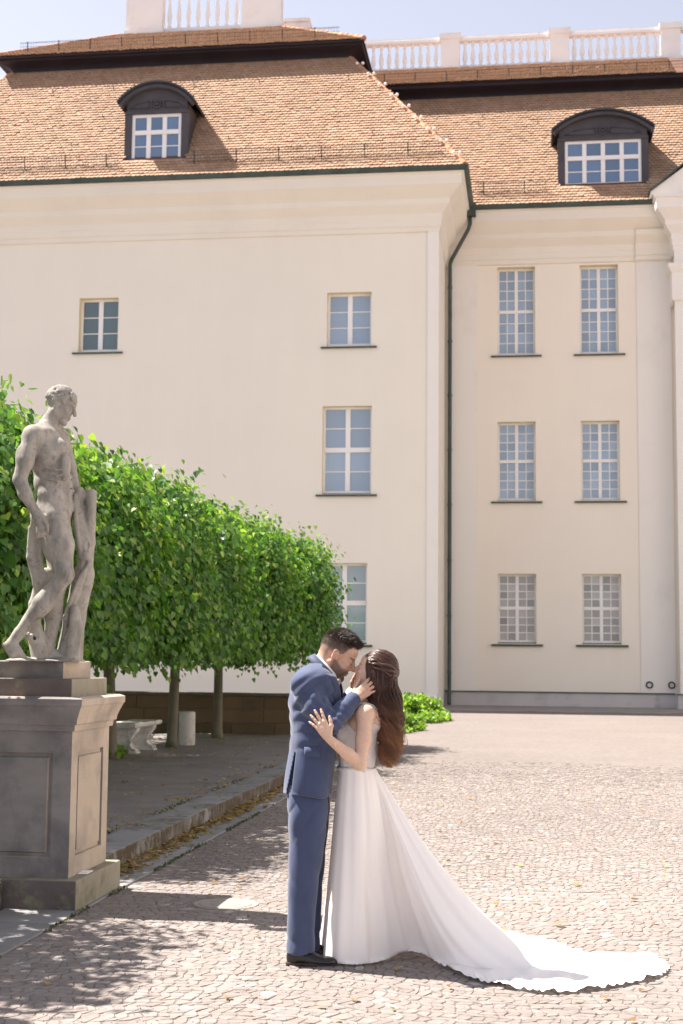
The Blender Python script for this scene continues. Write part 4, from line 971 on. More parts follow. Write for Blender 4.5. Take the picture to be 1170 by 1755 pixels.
# ------------------------------------------------------------------ statue
ST = Local(95, 9.66)
def make_statue():
    P = ST.P; g = SDF((-.62, -.40, 1.58), (.46, .42, 3.66), .0062)
    # torso
    g.ell(P(83, 778, 0), (.130, .172, .185), .03, rotm('y', .10)); g.ell(P(78, 752, 0), (.10, .19, .10), .03)
    g.ell(P(102, 766, -.075), (.055, .075, .055), .03); g.ell(P(104, 766, .075), (.055, .075, .055), .03)       # chest
    g.ell(P(90, 826, 0), (.128, .140, .15), .03); g.ell(P(94, 868, 0), (.125, .160, .125), .03)
    g.ell(P(110, 838, 0), (.06, .085, .11), .03)
    g.ell(P(73, 884, -.075), (.085, .085, .09), .02); g.ell(P(77, 884, .08), (.085, .085, .09), .02)
    g.cap(P(60, 765, 0), P(62, 840, 0), .006, .006, .02, sub=True)
    for q in range(3): g.cap(P(122-q*.5, 806+q*16, -.05), P(122-q*.5, 806+q*16, .05), .006, .006, .008, sub=True)
    g.cap(P(80, 732, .0), P(98, 703, .0), .062, .056, .03)                                                         # neck
    g.cap(P(60, 742, -.12), P(84, 728, -.01), .05, .05, .03); g.cap(P(100, 740, .13), P(84, 728, .01), .05, .05, .03)
    g.ell(P(86, 848, -.105), (.085, .045, .060), .03); g.ell(P(112, 800, -.09), (.035, .045, .10), .02)          # flank, ribs
    for q in range(3): g.chain([P(76+q*2, 800+q*10, -.155), P(94+q*2, 806+q*10, -.150), P(108+q, 804+q*9, -.115)], [.006, .007, .005], .016)
    g.chain([P(110, 786, -.115), P(116, 788, -.06), P(118, 788, -.01)], [.005, .006, .005], .008, sub=True); g.chain([P(78, 866, -.16), P(100, 872, -.14), P(120, 892, -.05)], [.004, .006, .006], .010, sub=True)
    g.cap(P(122, 795, 0), P(126, 862, 0), .005, .005, .010, sub=True); g.ell(P(121, 846, 0), .006, .004, sub=True)
    g.chain([P(66, 738, -.13), P(84, 742, -.10), P(98, 744, -.03)], [.012, .011, .010], .008)
    # right arm (towards the viewer)
    g.ell(P(56, 749, -.165), (.075, .07, .085), .025)
    g.chain([P(54, 755, -.175), P(43, 790, -.215), P(34, 822, -.225)], [.064, .056, .046], .02)
    g.ell(P(42, 785, -.21), (.058, .052, .09), .02, rotm('y', -.25))
    g.chain([P(34, 822, -.225), P(43, 846, -.235), P(60, 876, -.225)], [.047, .046, .030], .015)
    g.chain([P(60, 876, -.225), P(68, 890, -.22), P(73, 903, -.215)], [.032, .043, .036], .012)
    for q in range(4):
        x0 = 62+q*5.2
        g.chain([P(x0+2, 900, -.235+.008*q), P(x0+3, 913, -.245+.008*q), P(x0+2, 921, -.225+.008*q)], [.0125, .0115, .009], .002)
    g.chain([P(72, 888, -.245), P(80, 899, -.25), P(82, 911, -.24)], [.016, .014, .011], .006)
    # left arm behind, resting on the stump
    g.chain([P(104, 752, .165), P(117, 800, .215), P(128, 845, .18)], [.066, .054, .042], .02); g.chain([P(128, 845, .18), P(146, 850, .12)], [.042, .034], .015)
    # legs
    g.chain([P(93, 888, -.085), P(104, 935, -.115), P(110, 982, -.13)], [.105, .088, .062], .03)
    g.ell(P(92, 930, -.10), (.085, .085, .15), .025, rotm('y', -.12)); g.ell(P(114, 984, -.135), (.052, .056, .058), .02)
    g.chain([P(109, 990, -.13), P(72, 1032, -.125), P(30, 1090, -.115)], [.058, .058, .036], .02)
    g.ell(P(76, 1036, -.125), (.060, .060, .125), .02, rotm('y', .70)); g.chain([P(32, 1083, -.115), P(19, 1105, -.112)], [.034, .037], .015)
    g.chain([P(20, 1103, -.112), P(28, 1118, -.118), P(40, 1130, -.125)], [.038, .040, .030], .014); g.cap(P(10, 1106, -.11), P(22, 1124, -.12), .024, .026, .014)
    for q in range(5): g.cap(P(35+q*2.6, 1129-q*.3, -.150+.017*q), P(43+q*1.8, 1134, -.158+.017*q), .0135, .011, .004)
    g.chain([P(98, 890, .085), P(101, 950, .06), P(98, 1005, .04)], [.102, .085, .062], .03)
    g.chain([P(98, 1005, .04), P(92, 1055, .045), P(84, 1110, .05)], [.060, .058, .036], .02); g.ell(P(90, 1045, .05), (.06, .06, .11), .02)
    g.chain([P(82, 1115, .05), P(92, 1124, .04), P(108, 1131, .02)], [.038, .040, .028], .014)
    # head: bowed, turned right
    c = P(104, 693, 0); T = rotm('y', .38)
    def H(x, y, z): return c+T@np.array((x, y, z))
    g.ell(H(-.012, 0, .03), (.098, .078, .092), .012, T); g.ell(H(.038, 0, -.035), (.062, .060, .092), .012, T); g.ell(H(.055, 0, .03), (.05, .062, .05), .012, T)
    g.ell(H(.075, 0, -.112), .022, .015); g.cap(H(-.01, .05, -.055), H(.07, .012, -.108), .02, .018, .015); g.cap(H(-.01, -.05, -.055), H(.07, -.012, -.108), .02, .018, .015)
    g.cap(H(.096, 0, .015), H(.122, 0, -.034), .010, .014, .008)
    g.cap(H(.088, -.034, .020), H(.088, .034, .020), .011, .011, .008)
    for s in (-1, 1):
        g.ell(H(.094, s*.032, .0), (.016, .017, .011), .006, T, sub=True); g.ell(H(.078, s*.032, -.003), .0135, .004); g.ell(H(.062, s*.044, -.03), .024, .012)
        g.ell(H(-.005, s*.076, -.02), (.02, .010, .032), .006, T)
    g.ell(H(.096, 0, -.070), (.012, .022, .006), .004, T); g.ell(H(.093, 0, -.083), (.012, .02, .007), .004, T)
    rg = np.random.default_rng(4)
    for q in range(260):                                    # curls
        a = rg.uniform(-2.3, 2.3); e = rg.uniform(-.15, 1.5); v = np.array((-math.cos(a)*math.cos(e), math.sin(a)*math.cos(e), math.sin(e)))
        if v[0] > .55 and v[2] < .55: continue
        b = np.array((-.012, 0, .03))+v*np.array((.098, .080, .094)); t = np.cross(v, rg.normal(size=3)); t *= .016/np.linalg.norm(t)
        g.cap(H(*(b-t)), H(*(b+t)), .012, .007, .0015)
    for q in range(9): g.cap(H(.078+.004*math.sin(q*2), -.06+.015*q, .072-.004*abs(q-4)), H(.058, -.062+.0155*q, .098), .012, .011, .004)
    # stump and drapery
    g.chain([P(157, 846, .10), P(153, 930, .12), P(143, 1000, .13)], [.036, .040, .055], .02); g.chain([P(143, 985, .14), P(128, 1060, .14), P(118, 1132, .12)], [.075, .072, .095], .03)
    g.ell(P(157, 842, .10), (.038, .038, .008), .004)
    g.chain([P(136, 842, .10), P(133, 870, .10), P(143, 930, .09), P(146, 980, .10)], [.035, .042, .048, .05], .012)
    for q in range(6): g.chain([P(128+q*4, 848+q*5, .06+.01*q), P(131+q*3.2, 905, .055+.012*q), P(138+q*3, 955, .05+.02*q)], [.013, .019, .015], .003)
    g.ell(P(146, 955, .06), (.035, .03, .075), .01)
    for q in range(7): g.chain([P(152-q*2.5, 962+q*7, .06), P(133-q*1.5, 1000+q*8, .045+.008*q), P(112-q*.6, 1050+q*10, .04+.012*q)], [.015, .022, .013], .003)
    g.chain([P(128, 1045, .03), P(130, 1075, .05), P(122, 1128, .04)], [.035, .045, .05], .015)
    for q in range(5): g.chain([P(56+q*3.5, 885+q*6, -.13), P(52+q*4, 940+q*4, -.115+.01*q), P(60+q*5, 1005+q*6, -.09+.02*q)], [.011, .021, .013], .003)
    g.chain([P(52, 905, -.12), P(54, 955, -.10), P(66, 1000, -.05), P(80, 985, 0)], [.016, .035, .04, .045], .012)
    g.chain([P(74, 985, .0), P(60, 1035, -.01), P(57, 1075, .0), P(70, 1120, .0)], [.045, .04, .05, .07], .02)
    for q in range(4): g.ell(P(52+q*9, 1092+q*7, -.05+.03*q), (.04, .05, .028), .008, rotm('y', .5*(-1)**q))
    for q in range(5): g.chain([P(134+q*4.5, 856+q*4, .052), P(137+q*3.6, 910, .045+.006*q), P(142+q*2, 950, .045)], [.003, .0065, .003], .004, sub=True)
    g.ell(P(139, 862, .055), (.016, .03, .045), .006, sub=True); g.ell(P(150, 935, .05), (.012, .03, .03), .006, sub=True); g.ell(P(143, 968, .03), (.018, .03, .045), .006, rotm('y', .5), sub=True)
    for q in range(6): g.chain([P(149-q*2.5, 970+q*8, .035), P(130-q*1.5, 1008+q*9, .02+.008*q), P(112-q*.6, 1056+q*10, .02+.012*q)], [.003, .008, .004], .004, sub=True)
    for q in range(4): g.chain([P(58+q*3.5, 892+q*6, -.16), P(54+q*4, 942+q*4, -.15+.01*q), P(62+q*5, 1000+q*6, -.12+.02*q)], [.003, .008, .003], .004, sub=True)
    for q in range(5): g.ell(P(50+q*8, 1085+q*8, -.08+.03*q), (.010, .03, .022), .005, rotm('y', .6*(-1)**q), sub=True)
    # rocky ground
    g.ell(P(60, 1143, -.02), (.24, .27, .055), .02); g.ell(P(105, 1142, .05), (.18, .24, .06), .02); g.ell(P(30, 1140, -.10), (.14, .14, .04), .02)
    for q in range(14): g.ell(P(20+q*9, 1135, -.2+.03*q), (.05, .06, .025), .012, rotm('y', .3*math.sin(q*5)))
    g.warp(lambda X, Y, Z: .0010*vnoise(X*70, Y*70, Z*70, 3)+.0015*vnoise(X*22, Y*22, Z*22, 5))
    z0 = 1.618; g.cut(lambda X, Y, Z: z0-Z)
    V, Q = g.mesh(1)
    o = part('statue', V, Q, M['statue'], None, smooth=True); o.location = ST.o; o.rotation_euler = (0, 0, YAW)
    # origin at the foot of the figure
    off = Vector((0, 0, z0)); o.data.transform(Matrix.Translation(-off)); o.location = ST.o+off
    return tag(o, 'weathered stone statue of a nude standing man leaning on a draped stump', 'statue')
m, nt, p = new_mat('weathered statue stone', (.4, .36, .31), .9, .25)
geo = nt.nodes.new('ShaderNodeNewGeometry'); sp = nt.nodes.new('ShaderNodeSeparateXYZ'); nt.links.new(geo.outputs['Normal'], sp.inputs[0])
c = ramp(nt, noise(nt, 9, 8, .65), [(.32, (.30, .275, .24)), (.68, (.42, .385, .34))])
c = mix(nt, ramp(nt, noise(nt, 3.5, 8, .7, stretch=(1.6, 1.6, .5)), [(.46, 0), (.66, 1)]), c, (.155, .142, .132))
c = mix(nt, ramp(nt, noise(nt, 26, 8, .7), [(.55, 0), (.70, 1)]), c, (.19, .172, .155))
nt.links.new(c, p.inputs['Base Color']); bump(nt, p, noise(nt, 160, 6, .6), .35, .004); M['statue'] = m
make_statue()
# ------------------------------------------------------------------ the couple
CF = Local(560, 7.92); P = CF.P
def ground_px(px, py, z=0.0):
    d = fw+cr*((px-585)/FPX)-cu*((py-877.5)/FPX); k = (z-EYE)/d.z; w_ = Vector((0, 0, EYE))+d*k-CF.o
    return np.array((w_.dot(r0), w_.dot(f0), z))
def person_root(name_mesh, V, Q, mat, col, lx, label):
    off = np.array((lx, 0, 0)); o = part('person', V-off, Q, mat, None, smooth=True, col=col)
    o.location = CF.o+r0*lx; o.rotation_euler = (0, 0, YAW)
    tag(o, label, 'person'); o['_lx'] = 0; del o['_lx']; return o
def wear(name, V, F, mat, root, lx, smooth=True, col=None, mi=None):
    return part(name, np.asarray(V)-np.array((lx, 0, 0)), F, mat, root, smooth=smooth, col=col, local=True, mi=mi)
def join(ms):
    V = []; Q = []; b = 0
    for v, q in ms: V.append(v); Q.append(q+b); b += len(v)
    return np.concatenate(V), np.concatenate(Q)

def fold_(a): return 1-2*np.abs(np.sin(a*.5))**.7
class Head:
    def __init__(s, c, T, sc=1.0): s.c, s.T, s.sc = np.array(c), T, sc
    def __call__(s, x, y, z): return s.c+s.T@(np.array((x, y, z))*s.sc)
    def inv(s, V): return ((V-s.c)@s.T)/s.sc
def head_sdf(g, H, male=True):
    T, k = H.T, H.sc
    E = lambda x, y, z, r, kk=.012, sub=False: g.ell(H(x, y, z), np.array(r if hasattr(r, '__len__') else (r,)*3)*k, kk, T, sub)
    E(-.014, 0, .040, (.098, .077, .092)); E(.040, 0, -.030, (.062, .060, .095)); E(.052, 0, .045, (.050, .062, .055)); E(-.045, 0, .0, (.06, .065, .07))
    jw = .022 if male else .018
    for s in (-1, 1):
        g.cap(H(-.012, s*.054, -.050), H(.074, s*.012, -.106), jw*k, .017*k, .018); E(.068, s*.043, -.024, .023); E(.06, s*.03, -.06, (.035, .03, .03), .015)
    E(.080, 0, -.110, .020 if male else .017, .014)
    g.cap(H(.096, 0, .012), H(.120, 0, -.030), .0085*k, .0125*k, .008)
    for s in (-1, 1): E(.106, s*.012, -.037, .0095, .005)
    g.cap(H(.088, -.034, .019), H(.088, .034, .019), .0115*k, .0115*k, .010)
    for s in (-1, 1):
        E(.099, s*.033, .000, (.016, .017, .010), .006, True); E(.0785, s*.033, -.003, .0140, .003)
    E(.0955, 0, -.064, (.011, .024, .0060), .005); E(.0930, 0, -.0770, (.011, .021, .0068), .005); E(.105, 0, -.0705, (.006, .028, .0014), .002, True)
    for s in (-1, 1):
        E(-.008, s*.077, -.012, (.020, .008, .032), .004); E(-.002, s*.086, -.008, (.010, .006, .018), .004, True); E(-.012, s*.082, .006, (.018, .005, .020), .003)
def hand_sdf(g, w, f, n, s, curl, spread, thumb, sc=1.0, k=.007):
    """w wrist, f finger direction, n back of the hand, s thumb side; curl/spread per finger (index..little) in radians"""
    nz = lambda v: np.array(v, float)/np.linalg.norm(v)
    f = nz(f); n = nz(np.array(n)-f*(np.array(n)@f)); s = nz(np.array(s)-f*(np.array(s)@f)-n*(np.array(s)@n)); w = np.array(w, float)
    tips = []
    for i in range(4):
        lat = (.030, .010, -.010, -.028)[i]; ml = (.090, .094, .089, .080)[i]*sc; fl = (.072, .080, .074, .058)[i]*sc; r = (.0098, .0100, .0094, .0082)[i]*sc
        kn = w+f*ml+s*lat*sc; g.cap(w+f*.012+s*lat*.55*sc, kn, .0125*sc, .0115*sc, .014)
        a = spread[i]; d0 = math.cos(a)*f+math.sin(a)*s; p = kn; ang = curl[i]*.5
        for q, frac in enumerate((.46, .30, .24)):
            d = math.cos(ang)*d0-math.sin(ang)*n; e = p+d*fl*frac; g.cap(p, e, r*(1-.10*q), r*(1-.10*(q+1)), .0035); p = e; ang += curl[i]
        tips.append(p)
    g.ell(w+f*.05*sc, (.030*sc, .030*sc, .016*sc), .012, np.stack([f, s, n], 1))
    b = w+f*.022*sc+s*.022*sc; ta, tb = thumb; d = math.cos(ta)*f+math.sin(ta)*s-.25*n; d = nz(d); g.cap(b, b+d*.040*sc, .015*sc, .0118*sc, .010)
    d2 = nz(math.cos(tb)*f+math.sin(tb)*s-.15*n); m_ = b+d*.040*sc; g.cap(m_, m_+d2*.030*sc, .0112*sc, .0100*sc, .005); g.cap(m_+d2*.030*sc, m_+d2*.054*sc, .0100*sc, .0075*sc, .004)
    return tips
def smoothstep(a, b, x): t = np.clip((x-a)/(b-a), 0, 1); return t*t*(3-2*t)
def kn(rows, cy=0.0, grow=0.0):
    """rows: py, xl, xr, ry -> loft knots"""
    out = []
    for row in rows:
        py, xl, xr, ry = row[:4]; c_ = row[4] if len(row) > 4 else cy
        a, b = P(xl, py, c_), P(xr, py, c_); out.append((a[2]/2+b[2]/2, (a[0]+b[0])/2, c_, (b[0]-a[0])/2+grow, ry+grow))
    return out

M['skin'] = vcol_mat('skin', .5, .4, 60, .10, .12, 220, .0015, sss=.18)
def cloth(name, c, rough=.85, spec=.2, weave=900, bstr=.15, sheen=.15, var=.08, wr=0.0, wrs=14):
    m, nt, p = new_mat(name, c, rough, spec)
    cc = ramp(nt, noise(nt, 7, 5), [(.3, tuple(v*(1-var) for v in c)), (.7, tuple(v*(1+var) for v in c))]); nt.links.new(cc, p.inputs['Base Color'])
    p.inputs['Sheen Weight'].default_value = sheen; p.inputs['Sheen Roughness'].default_value = .5
    h = noise(nt, weave, 2)
    b = nt.nodes.new('ShaderNodeBump'); b.inputs['Strength'].default_value = bstr; b.inputs['Distance'].default_value = .001; nt.links.new(h, b.inputs['Height'])
    if wr:
        b2 = nt.nodes.new('ShaderNodeBump'); b2.inputs['Strength'].default_value = wr; b2.inputs['Distance'].default_value = .012
        nt.links.new(noise(nt, wrs, 3, .5, stretch=(1, 1, .45)), b2.inputs['Height']); nt.links.new(b.outputs[0], b2.inputs['Normal']); b = b2
    nt.links.new(b.outputs[0], p.inputs['Normal']); return m
M['suit'] = cloth('navy wool suit', (.050, .066, .130), .8, .25, 700, .25, .25, .09, .45, 13)
M['suit_lapel'] = cloth('navy lapel', (.045, .058, .11), .7, .3, 700, .15, .2)
M['shirt'] = cloth('white cotton shirt', (.80, .79, .79), .8, .2, 900, .1, .1, .02, .2, 18)
M['bow'] = cloth('beige grey bow tie', (.34, .29, .26), .6, .3, 900, .15)
M['shoe'], nt, p = new_mat('polished dark leather', (.018, .014, .015), .28, .5); bump(nt, p, noise(nt, 90, 4), .08, .002)
M['sole'] = new_mat('shoe sole', (.06, .045, .04), .7, .3)[0]

def strands(name, paths, rad, cols, root, lx, mat, sides=4):
    """paths n,m,3; rad m; cols n,m,3 -> one hair mesh of tapered tubes"""
    n, m_, _ = paths.shape; t = np.gradient(paths, axis=1); t /= np.linalg.norm(t, axis=2, keepdims=True)+1e-9
    ref = np.array((.31, -.9, .3)); a = np.cross(t, ref); a /= np.linalg.norm(a, axis=2, keepdims=True)+1e-9; b = np.cross(t, a)
    ring = [paths+rad[..., None]*(math.cos(q)*a+math.sin(q)*b) for q in np.arange(sides)*2*math.pi/sides]
    V = np.stack(ring, 2).reshape(-1, 3); C = np.repeat(cols.reshape(-1, 3), sides, 0)
    base = (np.arange(n)*m_*sides)[:, None, None]; i = (np.arange(m_-1)*sides)[None, :, None]; k = np.arange(sides)[None, None, :]; k2 = (k+1) % sides
    Q = np.stack([base+i+k, base+i+k2, base+i+sides+k2, base+i+sides+k], -1).reshape(-1, 4)
    return wear(name, V, Q, mat, root, lx, True, C)
M['hair'] = vcol_mat('hair', .38, .5, 0)

# ================================================================== groom
def make_groom():
    lx = P(515, 1640)[0]
    Hd = Head(P(578, 1122, 0), rotm('y', .50))
    c = Hd.c
    g = SDF(c-np.array((.22, .13, .30)), c+np.array((.17, .13, .17)), .0022)
    head_sdf(g, Hd, True)
    g.cap(Hd(-.040, 0, -.045), P(546, 1152, 0), .056, .062, .02); g.cap(Hd(.03, 0, -.075), P(560, 1160, 0), .035, .05, .02); g.ell(P(548, 1158), (.08, .1, .06), .03)
    headm = g.mesh(1)
    # right hand on her cheek
    w = P(607, 1198, -.135); g2 = SDF(w-np.array((.10, .10, .10)), w+np.array((.24, .13, .24)), .0022)
    hand_sdf(g2, w, (.74, .14, .62), (-.18, -1, .05), (-.62, -.1, .76), (.34, .36, .38, .42), (.10, .0, -.10, -.22), (.85, .35))
    g2.cap(P(600, 1203, -.16), w+np.array((.02, 0, .014)), .030, .028, .012); hand1 = g2.mesh(1)
    w2 = P(603, 1190, .10); g3 = SDF(w2-np.array((.10, .12, .10)), w2+np.array((.22, .13, .22)), .003)
    hand_sdf(g3, w2, (.70, -.05, .70), (-.1, 1, .05), (-.7, 0, .7), (.3, .3, .3, .3), (.08, 0, -.08, -.18), (.8, .4)); g3.cap(P(594, 1196, .12), w2, .030, .028, .012); hand2 = g3.mesh(1)
    # body under the clothes
    g4 = SDF((-.42, -.36, -.01), (.30, .36, 1.72), .010)
    g4.loft(kn([(1165, 515, 575, .15), (1200, 506, 575, .17), (1250, 506, 570, .16), (1310, 505, 560, .155), (1380, 500, 555, .16)]), .03)
    for s, sh, el, wr in ((-1, (520, 1168, -.17), (566, 1236, -.225), (604, 1200, -.15)), (1, (535, 1168, .17), (578, 1232, .20), (600, 1192, .11))):
        g4.chain([P(*sh), P(*el), P(*wr)], [.052, .040, .028], .02)
        x = 513 if s < 0 else 521
        g4.chain([P(x+14, 1385, s*.085), P(x+6, 1510, s*.09), P(x, 1632, s*.09)], [.07, .050, .036], .02); g4.cap(P(x, 1645, s*.09), P(x+42, 1648, s*.10), .03, .022, .01)
    g4.cut(lambda X, Y, Z: .012-Z)
    V, Q = join([headm, hand1, hand2, g4.mesh(1)])
    # skin colours: stubble, lips, brows, scalp
    q = Hd.inv(V); x, y, z = q[:, 0], np.abs(q[:, 1]), q[:, 2]; n = len(V)
    col = np.tile(np.array((.56, .345, .245)), (n, 1)); hd = np.zeros(n, bool); hd[:len(headm[0])] = True
    rg = np.random.default_rng(1)
    def paint(mask, c_): nonlocal col; mask = (mask*hd)[:, None]; col = col*(1-mask)+np.array(c_)*mask
    paint(.55*smoothstep(.02, -.03, z)*smoothstep(-.1, -.02, z)*(y > .066), (.60, .27, .20))                       # ears
    paint(.35*np.exp(-((x-.075)**2+(y-.045)**2+(z+.03)**2)/.0008), (.60, .28, .22))
    jaw = smoothstep(-.040, -.062, z-.45*np.clip(.055-x, 0, .07))*smoothstep(-.022, .008, x)*smoothstep(-.14, -.118, z)
    paint(.90*jaw, (.13, .08, .06)); paint(.75*smoothstep(.026, .018, y)*smoothstep(-.048, -.053, z)*smoothstep(-.066, -.061, z)*(x > .085), (.075, .042, .03))
    paint(.8*smoothstep(.018, .012, y)*smoothstep(-.088, -.096, z)*(x > .07), (.11, .07, .055))
    paint(.85*np.exp(-((z+.0705)/.011)**2)*smoothstep(.028, .018, y)*(x > .09), (.40, .20, .165))
    paint(.9*np.exp(-((z-.020+.10*(y-.032)**2*30)/.0055)**2)*smoothstep(.008, .014, y)*smoothstep(.055, .045, y)*(x > .07), (.07, .045, .035))
    paint(.85*np.exp(-((z+.010)/.0028)**2)*smoothstep(.016, .022, y)*smoothstep(.05, .044, y)*(x > .078), (.07, .04, .035))   # lashes
    hl = smoothstep(.068, .085, z-.55*np.clip(x, -.2, .02))*smoothstep(.094, .075, x)
    side = smoothstep(.0, .05, z+.25*np.clip(-x, 0, .2))*smoothstep(.045, .02, x-.25*np.clip(z-.03, 0, 1))
    scalp = np.clip(np.maximum(hl, side), 0, 1); scalp = np.maximum(scalp, smoothstep(-.055, -.01, z)*smoothstep(-.045, -.065, x)*.75)
    paint(.88*scalp, (.075, .05, .038))
    person = person_root('groom', V, Q, M['skin'], col, lx, 'man in navy suit bowing his head to touch foreheads with the bride')
    # hair strands
    N = 8000; d = rg.normal(size=(N*3, 3)); d /= np.linalg.norm(d, axis=1, keepdims=True)
    p0 = np.array((-.014, 0, .040))+d*np.array((.099, .078, .093))
    top = (p0[:, 2] > .075-.12*np.clip(-p0[:, 0], 0, .04)) & (p0[:, 0] < .072); sd = (p0[:, 2] > .018-.5*np.clip(-p0[:, 0]-.01, 0, .2)) & (p0[:, 0] < .030+.45*(p0[:, 2]-.03))
    ok = np.where(top | sd)[0][:N]; p0, d, top = p0[ok], d[ok], top[ok]; N = len(ok)
    hgt = smoothstep(.045, .11, p0[:, 2]); L = .005+.018*hgt+.008*rg.random(N)*hgt+.010*smoothstep(.02, .07, p0[:, 0])*hgt
    dirn = d*.9+np.array((.30, 0, .25))*hgt[:, None]+np.array((-.25, 0, -.3))*(1-hgt)[:, None]+rg.normal(0, .16, (N, 3)); dirn /= np.linalg.norm(dirn, axis=1, keepdims=True)
    flow = np.array((.95, 0, -.25))*hgt[:, None]+np.array((-.4, 0, -.5))*(1-hgt)[:, None]+rg.normal(0, .25, (N, 3))
    tt = np.linspace(0, 1, 4)[None, :, None]; pth = (p0-d*.002)[:, None]+dirn[:, None]*L[:, None, None]*tt+flow[:, None]*(L*.55)[:, None, None]*tt**2
    pth = Hd.c+(pth@Hd.T.T); rad = (np.array([.0009, .0009, .0006, .0002])[None]*(.7+.6*hgt)[:, None])
    base = np.array([(.055, .036, .026), (.075, .050, .036), (.042, .028, .021), (.10, .070, .05)])[rg.integers(0, 4, N)]
    strands('hair', pth, rad, np.repeat(base[:, None], 4, 1), person, lx, M['hair'], 3)
    # jacket
    JK = [(1136, 533, 556, .085), (1144, 517, 566, .155), (1156, 506, 576, .205), (1175, 499, 583, .215), (1200, 495.5, 585, .212), (1225, 496, 584, .205), (1250, 498, 581, .198), (1285, 496, 577, .195), (1318, 490, 573, .20), (1366, 483, 567, .208)]
    K = kn(JK)
    shR, elR, wrR = P(518, 1173, -.178), P(566, 1240, -.232), P(605, 1199.5, -.147)
    shL, elL, wrL = P(533, 1168, .185), P(580, 1234, .20), P(601, 1192, .11)
    g = SDF((-.36, -.37, .82), (.24, .36, 1.78), .0048)
    g.loft(K, .02, 2.35)
    for sh, el, wr in ((shR, elR, wrR), (shL, elL, wrL)):
        md = sh*.5+el*.5+np.array((-.012, 0, -.006)); g.ell(sh+np.array((.006, 0, .006)), (.058, .050, .052), .05); g.chain([sh, md, el], [.062, .063, .056], .03); g.chain([el, el*.45+wr*.55, wr], [.057, .053, .044], .014)
    g.cut(lambda X, Y, Z: (P(520, 1361)[2]+.10*(X-P(520, 1361)[0])*-.10)-Z)
    zb, zt = P(580, 1262)[2], P(570, 1150)[2]
    wV = lambda Z: .004+.080*np.clip((Z-zb)/(zt-zb), 0, 1.3)
    g.cut(lambda X, Y, Z: -np.maximum(np.maximum(np.abs(Y+.045)-wV(Z), zb-Z), P(552, 1160)[0]+.25*(zt-Z)*0-X))
    g.cap(P(546, 1152), Hd(-.02, 0, -.05), .073, .073, .006, sub=True)
    for wr, el in ((wrR, elR), (wrL, elL)):
        u = (wr-el)/np.linalg.norm(wr-el); g.cut(lambda X, Y, Z: np.where((X-el[0])**2+(Y-el[1])**2+(Z-el[2])**2 < .045, (X-wr[0])*u[0]+(Y-wr[1])*u[1]+(Z-wr[2])*u[2]-.012, -1))
    uA = (elR-shR)/np.linalg.norm(elR-shR); uF = (wrR-elR)/np.linalg.norm(wrR-elR)
    def wrinkle(X, Y, Z):
        a = (X-shR[0])*uA[0]+(Y-shR[1])*uA[1]+(Z-shR[2])*uA[2]; b = (X-elR[0])*uF[0]+(Y-elR[1])*uF[1]+(Z-elR[2])*uF[2]
        nearA = np.exp(-(((X-elR[0])**2+(Y-elR[1])**2+(Z-elR[2])**2)/.012)); armz = (Y < -.13)
        w1 = .0055*nearA*np.sin(95*a+40*Y+2.0*np.sin(30*X))+.0035*nearA*np.sin(130*b+50*Z)
        sh_ = np.exp(-(((X-shR[0]-.03)**2+(Z-shR[2]+.06)**2)/.010)); w2_ = .0048*sh_*np.sin(70*X-60*Z+3*np.sin(18*Z))
        cr_ = np.exp(-(((X-P(505, 1230)[0])**2)/.006+((Z-P(505, 1215)[2])**2)/.010)); w3 = .002*cr_*np.sin(70*Z-30*X)
        front = .0045*vnoise(X*14, Y*14, Z*9, 11)+.0022*vnoise(X*38, Y*30, Z*24, 12)
        hemz = np.clip((P(520, 1300)[2]-Z)/.2, 0, 1); sk = .006*hemz*np.sin(22*X+14*Y+1)
        bz = np.exp(-((Z-P(500, 1205)[2])/.075)**2)*smoothstep(P(528, 1200)[0], P(500, 1200)[0], X)
        drag = .0045*bz*fold_(62*(Z-.45*X)+9*np.sin(9*X+4*Y)); pull = np.exp(-(((X-P(545, 1215)[0])**2)/.006+((Z-P(545, 1205)[2])**2)/.006))
        arm2 = .0042*pull*armz*fold_(80*(X*.55+Z*.85)+6*np.sin(20*X)); skirtf = .003*hemz*fold_(26*X+18*Y+5*np.sin(7*Z))
        mid = np.exp(-((Z-P(540, 1268)[2])/.05)**2); waist = .0032*mid*fold_(70*Z+22*X+4*np.sin(16*X))
        return w1*armz+w2_*armz+w3+front+sk+drag+arm2+skirtf+waist
    g.warp(wrinkle)
    # side vent at the back and the cut-away of the front edge
    vtop, vbot = P(506, 1290, -.15), P(494.5, 1362, -.15)
    g.cut(lambda X, Y, Z: -np.maximum(np.maximum(np.abs(X-vtop[0]-(vbot[0]-vtop[0])*(Z-vtop[2])/(vbot[2]-vtop[2]))-(.003+.011*np.clip((vtop[2]-Z)/.24, 0, 1.2)), Y+.100), np.maximum(Z-vtop[2], -Y-.6)))
    V, Q = g.mesh(1); jacket = wear('jacket', V, Q, M['suit'], person, lx)
    zk = np.array([k[0] for k in sorted(K)]); KA = np.array(sorted(K))
    def surf(y, z, off):
        cx_, rx, ry = (smooth_interp(np.array([z]), zk, KA[:, q])[0] for q in (1, 3, 4)); t = min(abs(y)/ry, .999)
        return (cx_+(rx)*(1-t**2.35)**(1/2.35)+off, y, z)
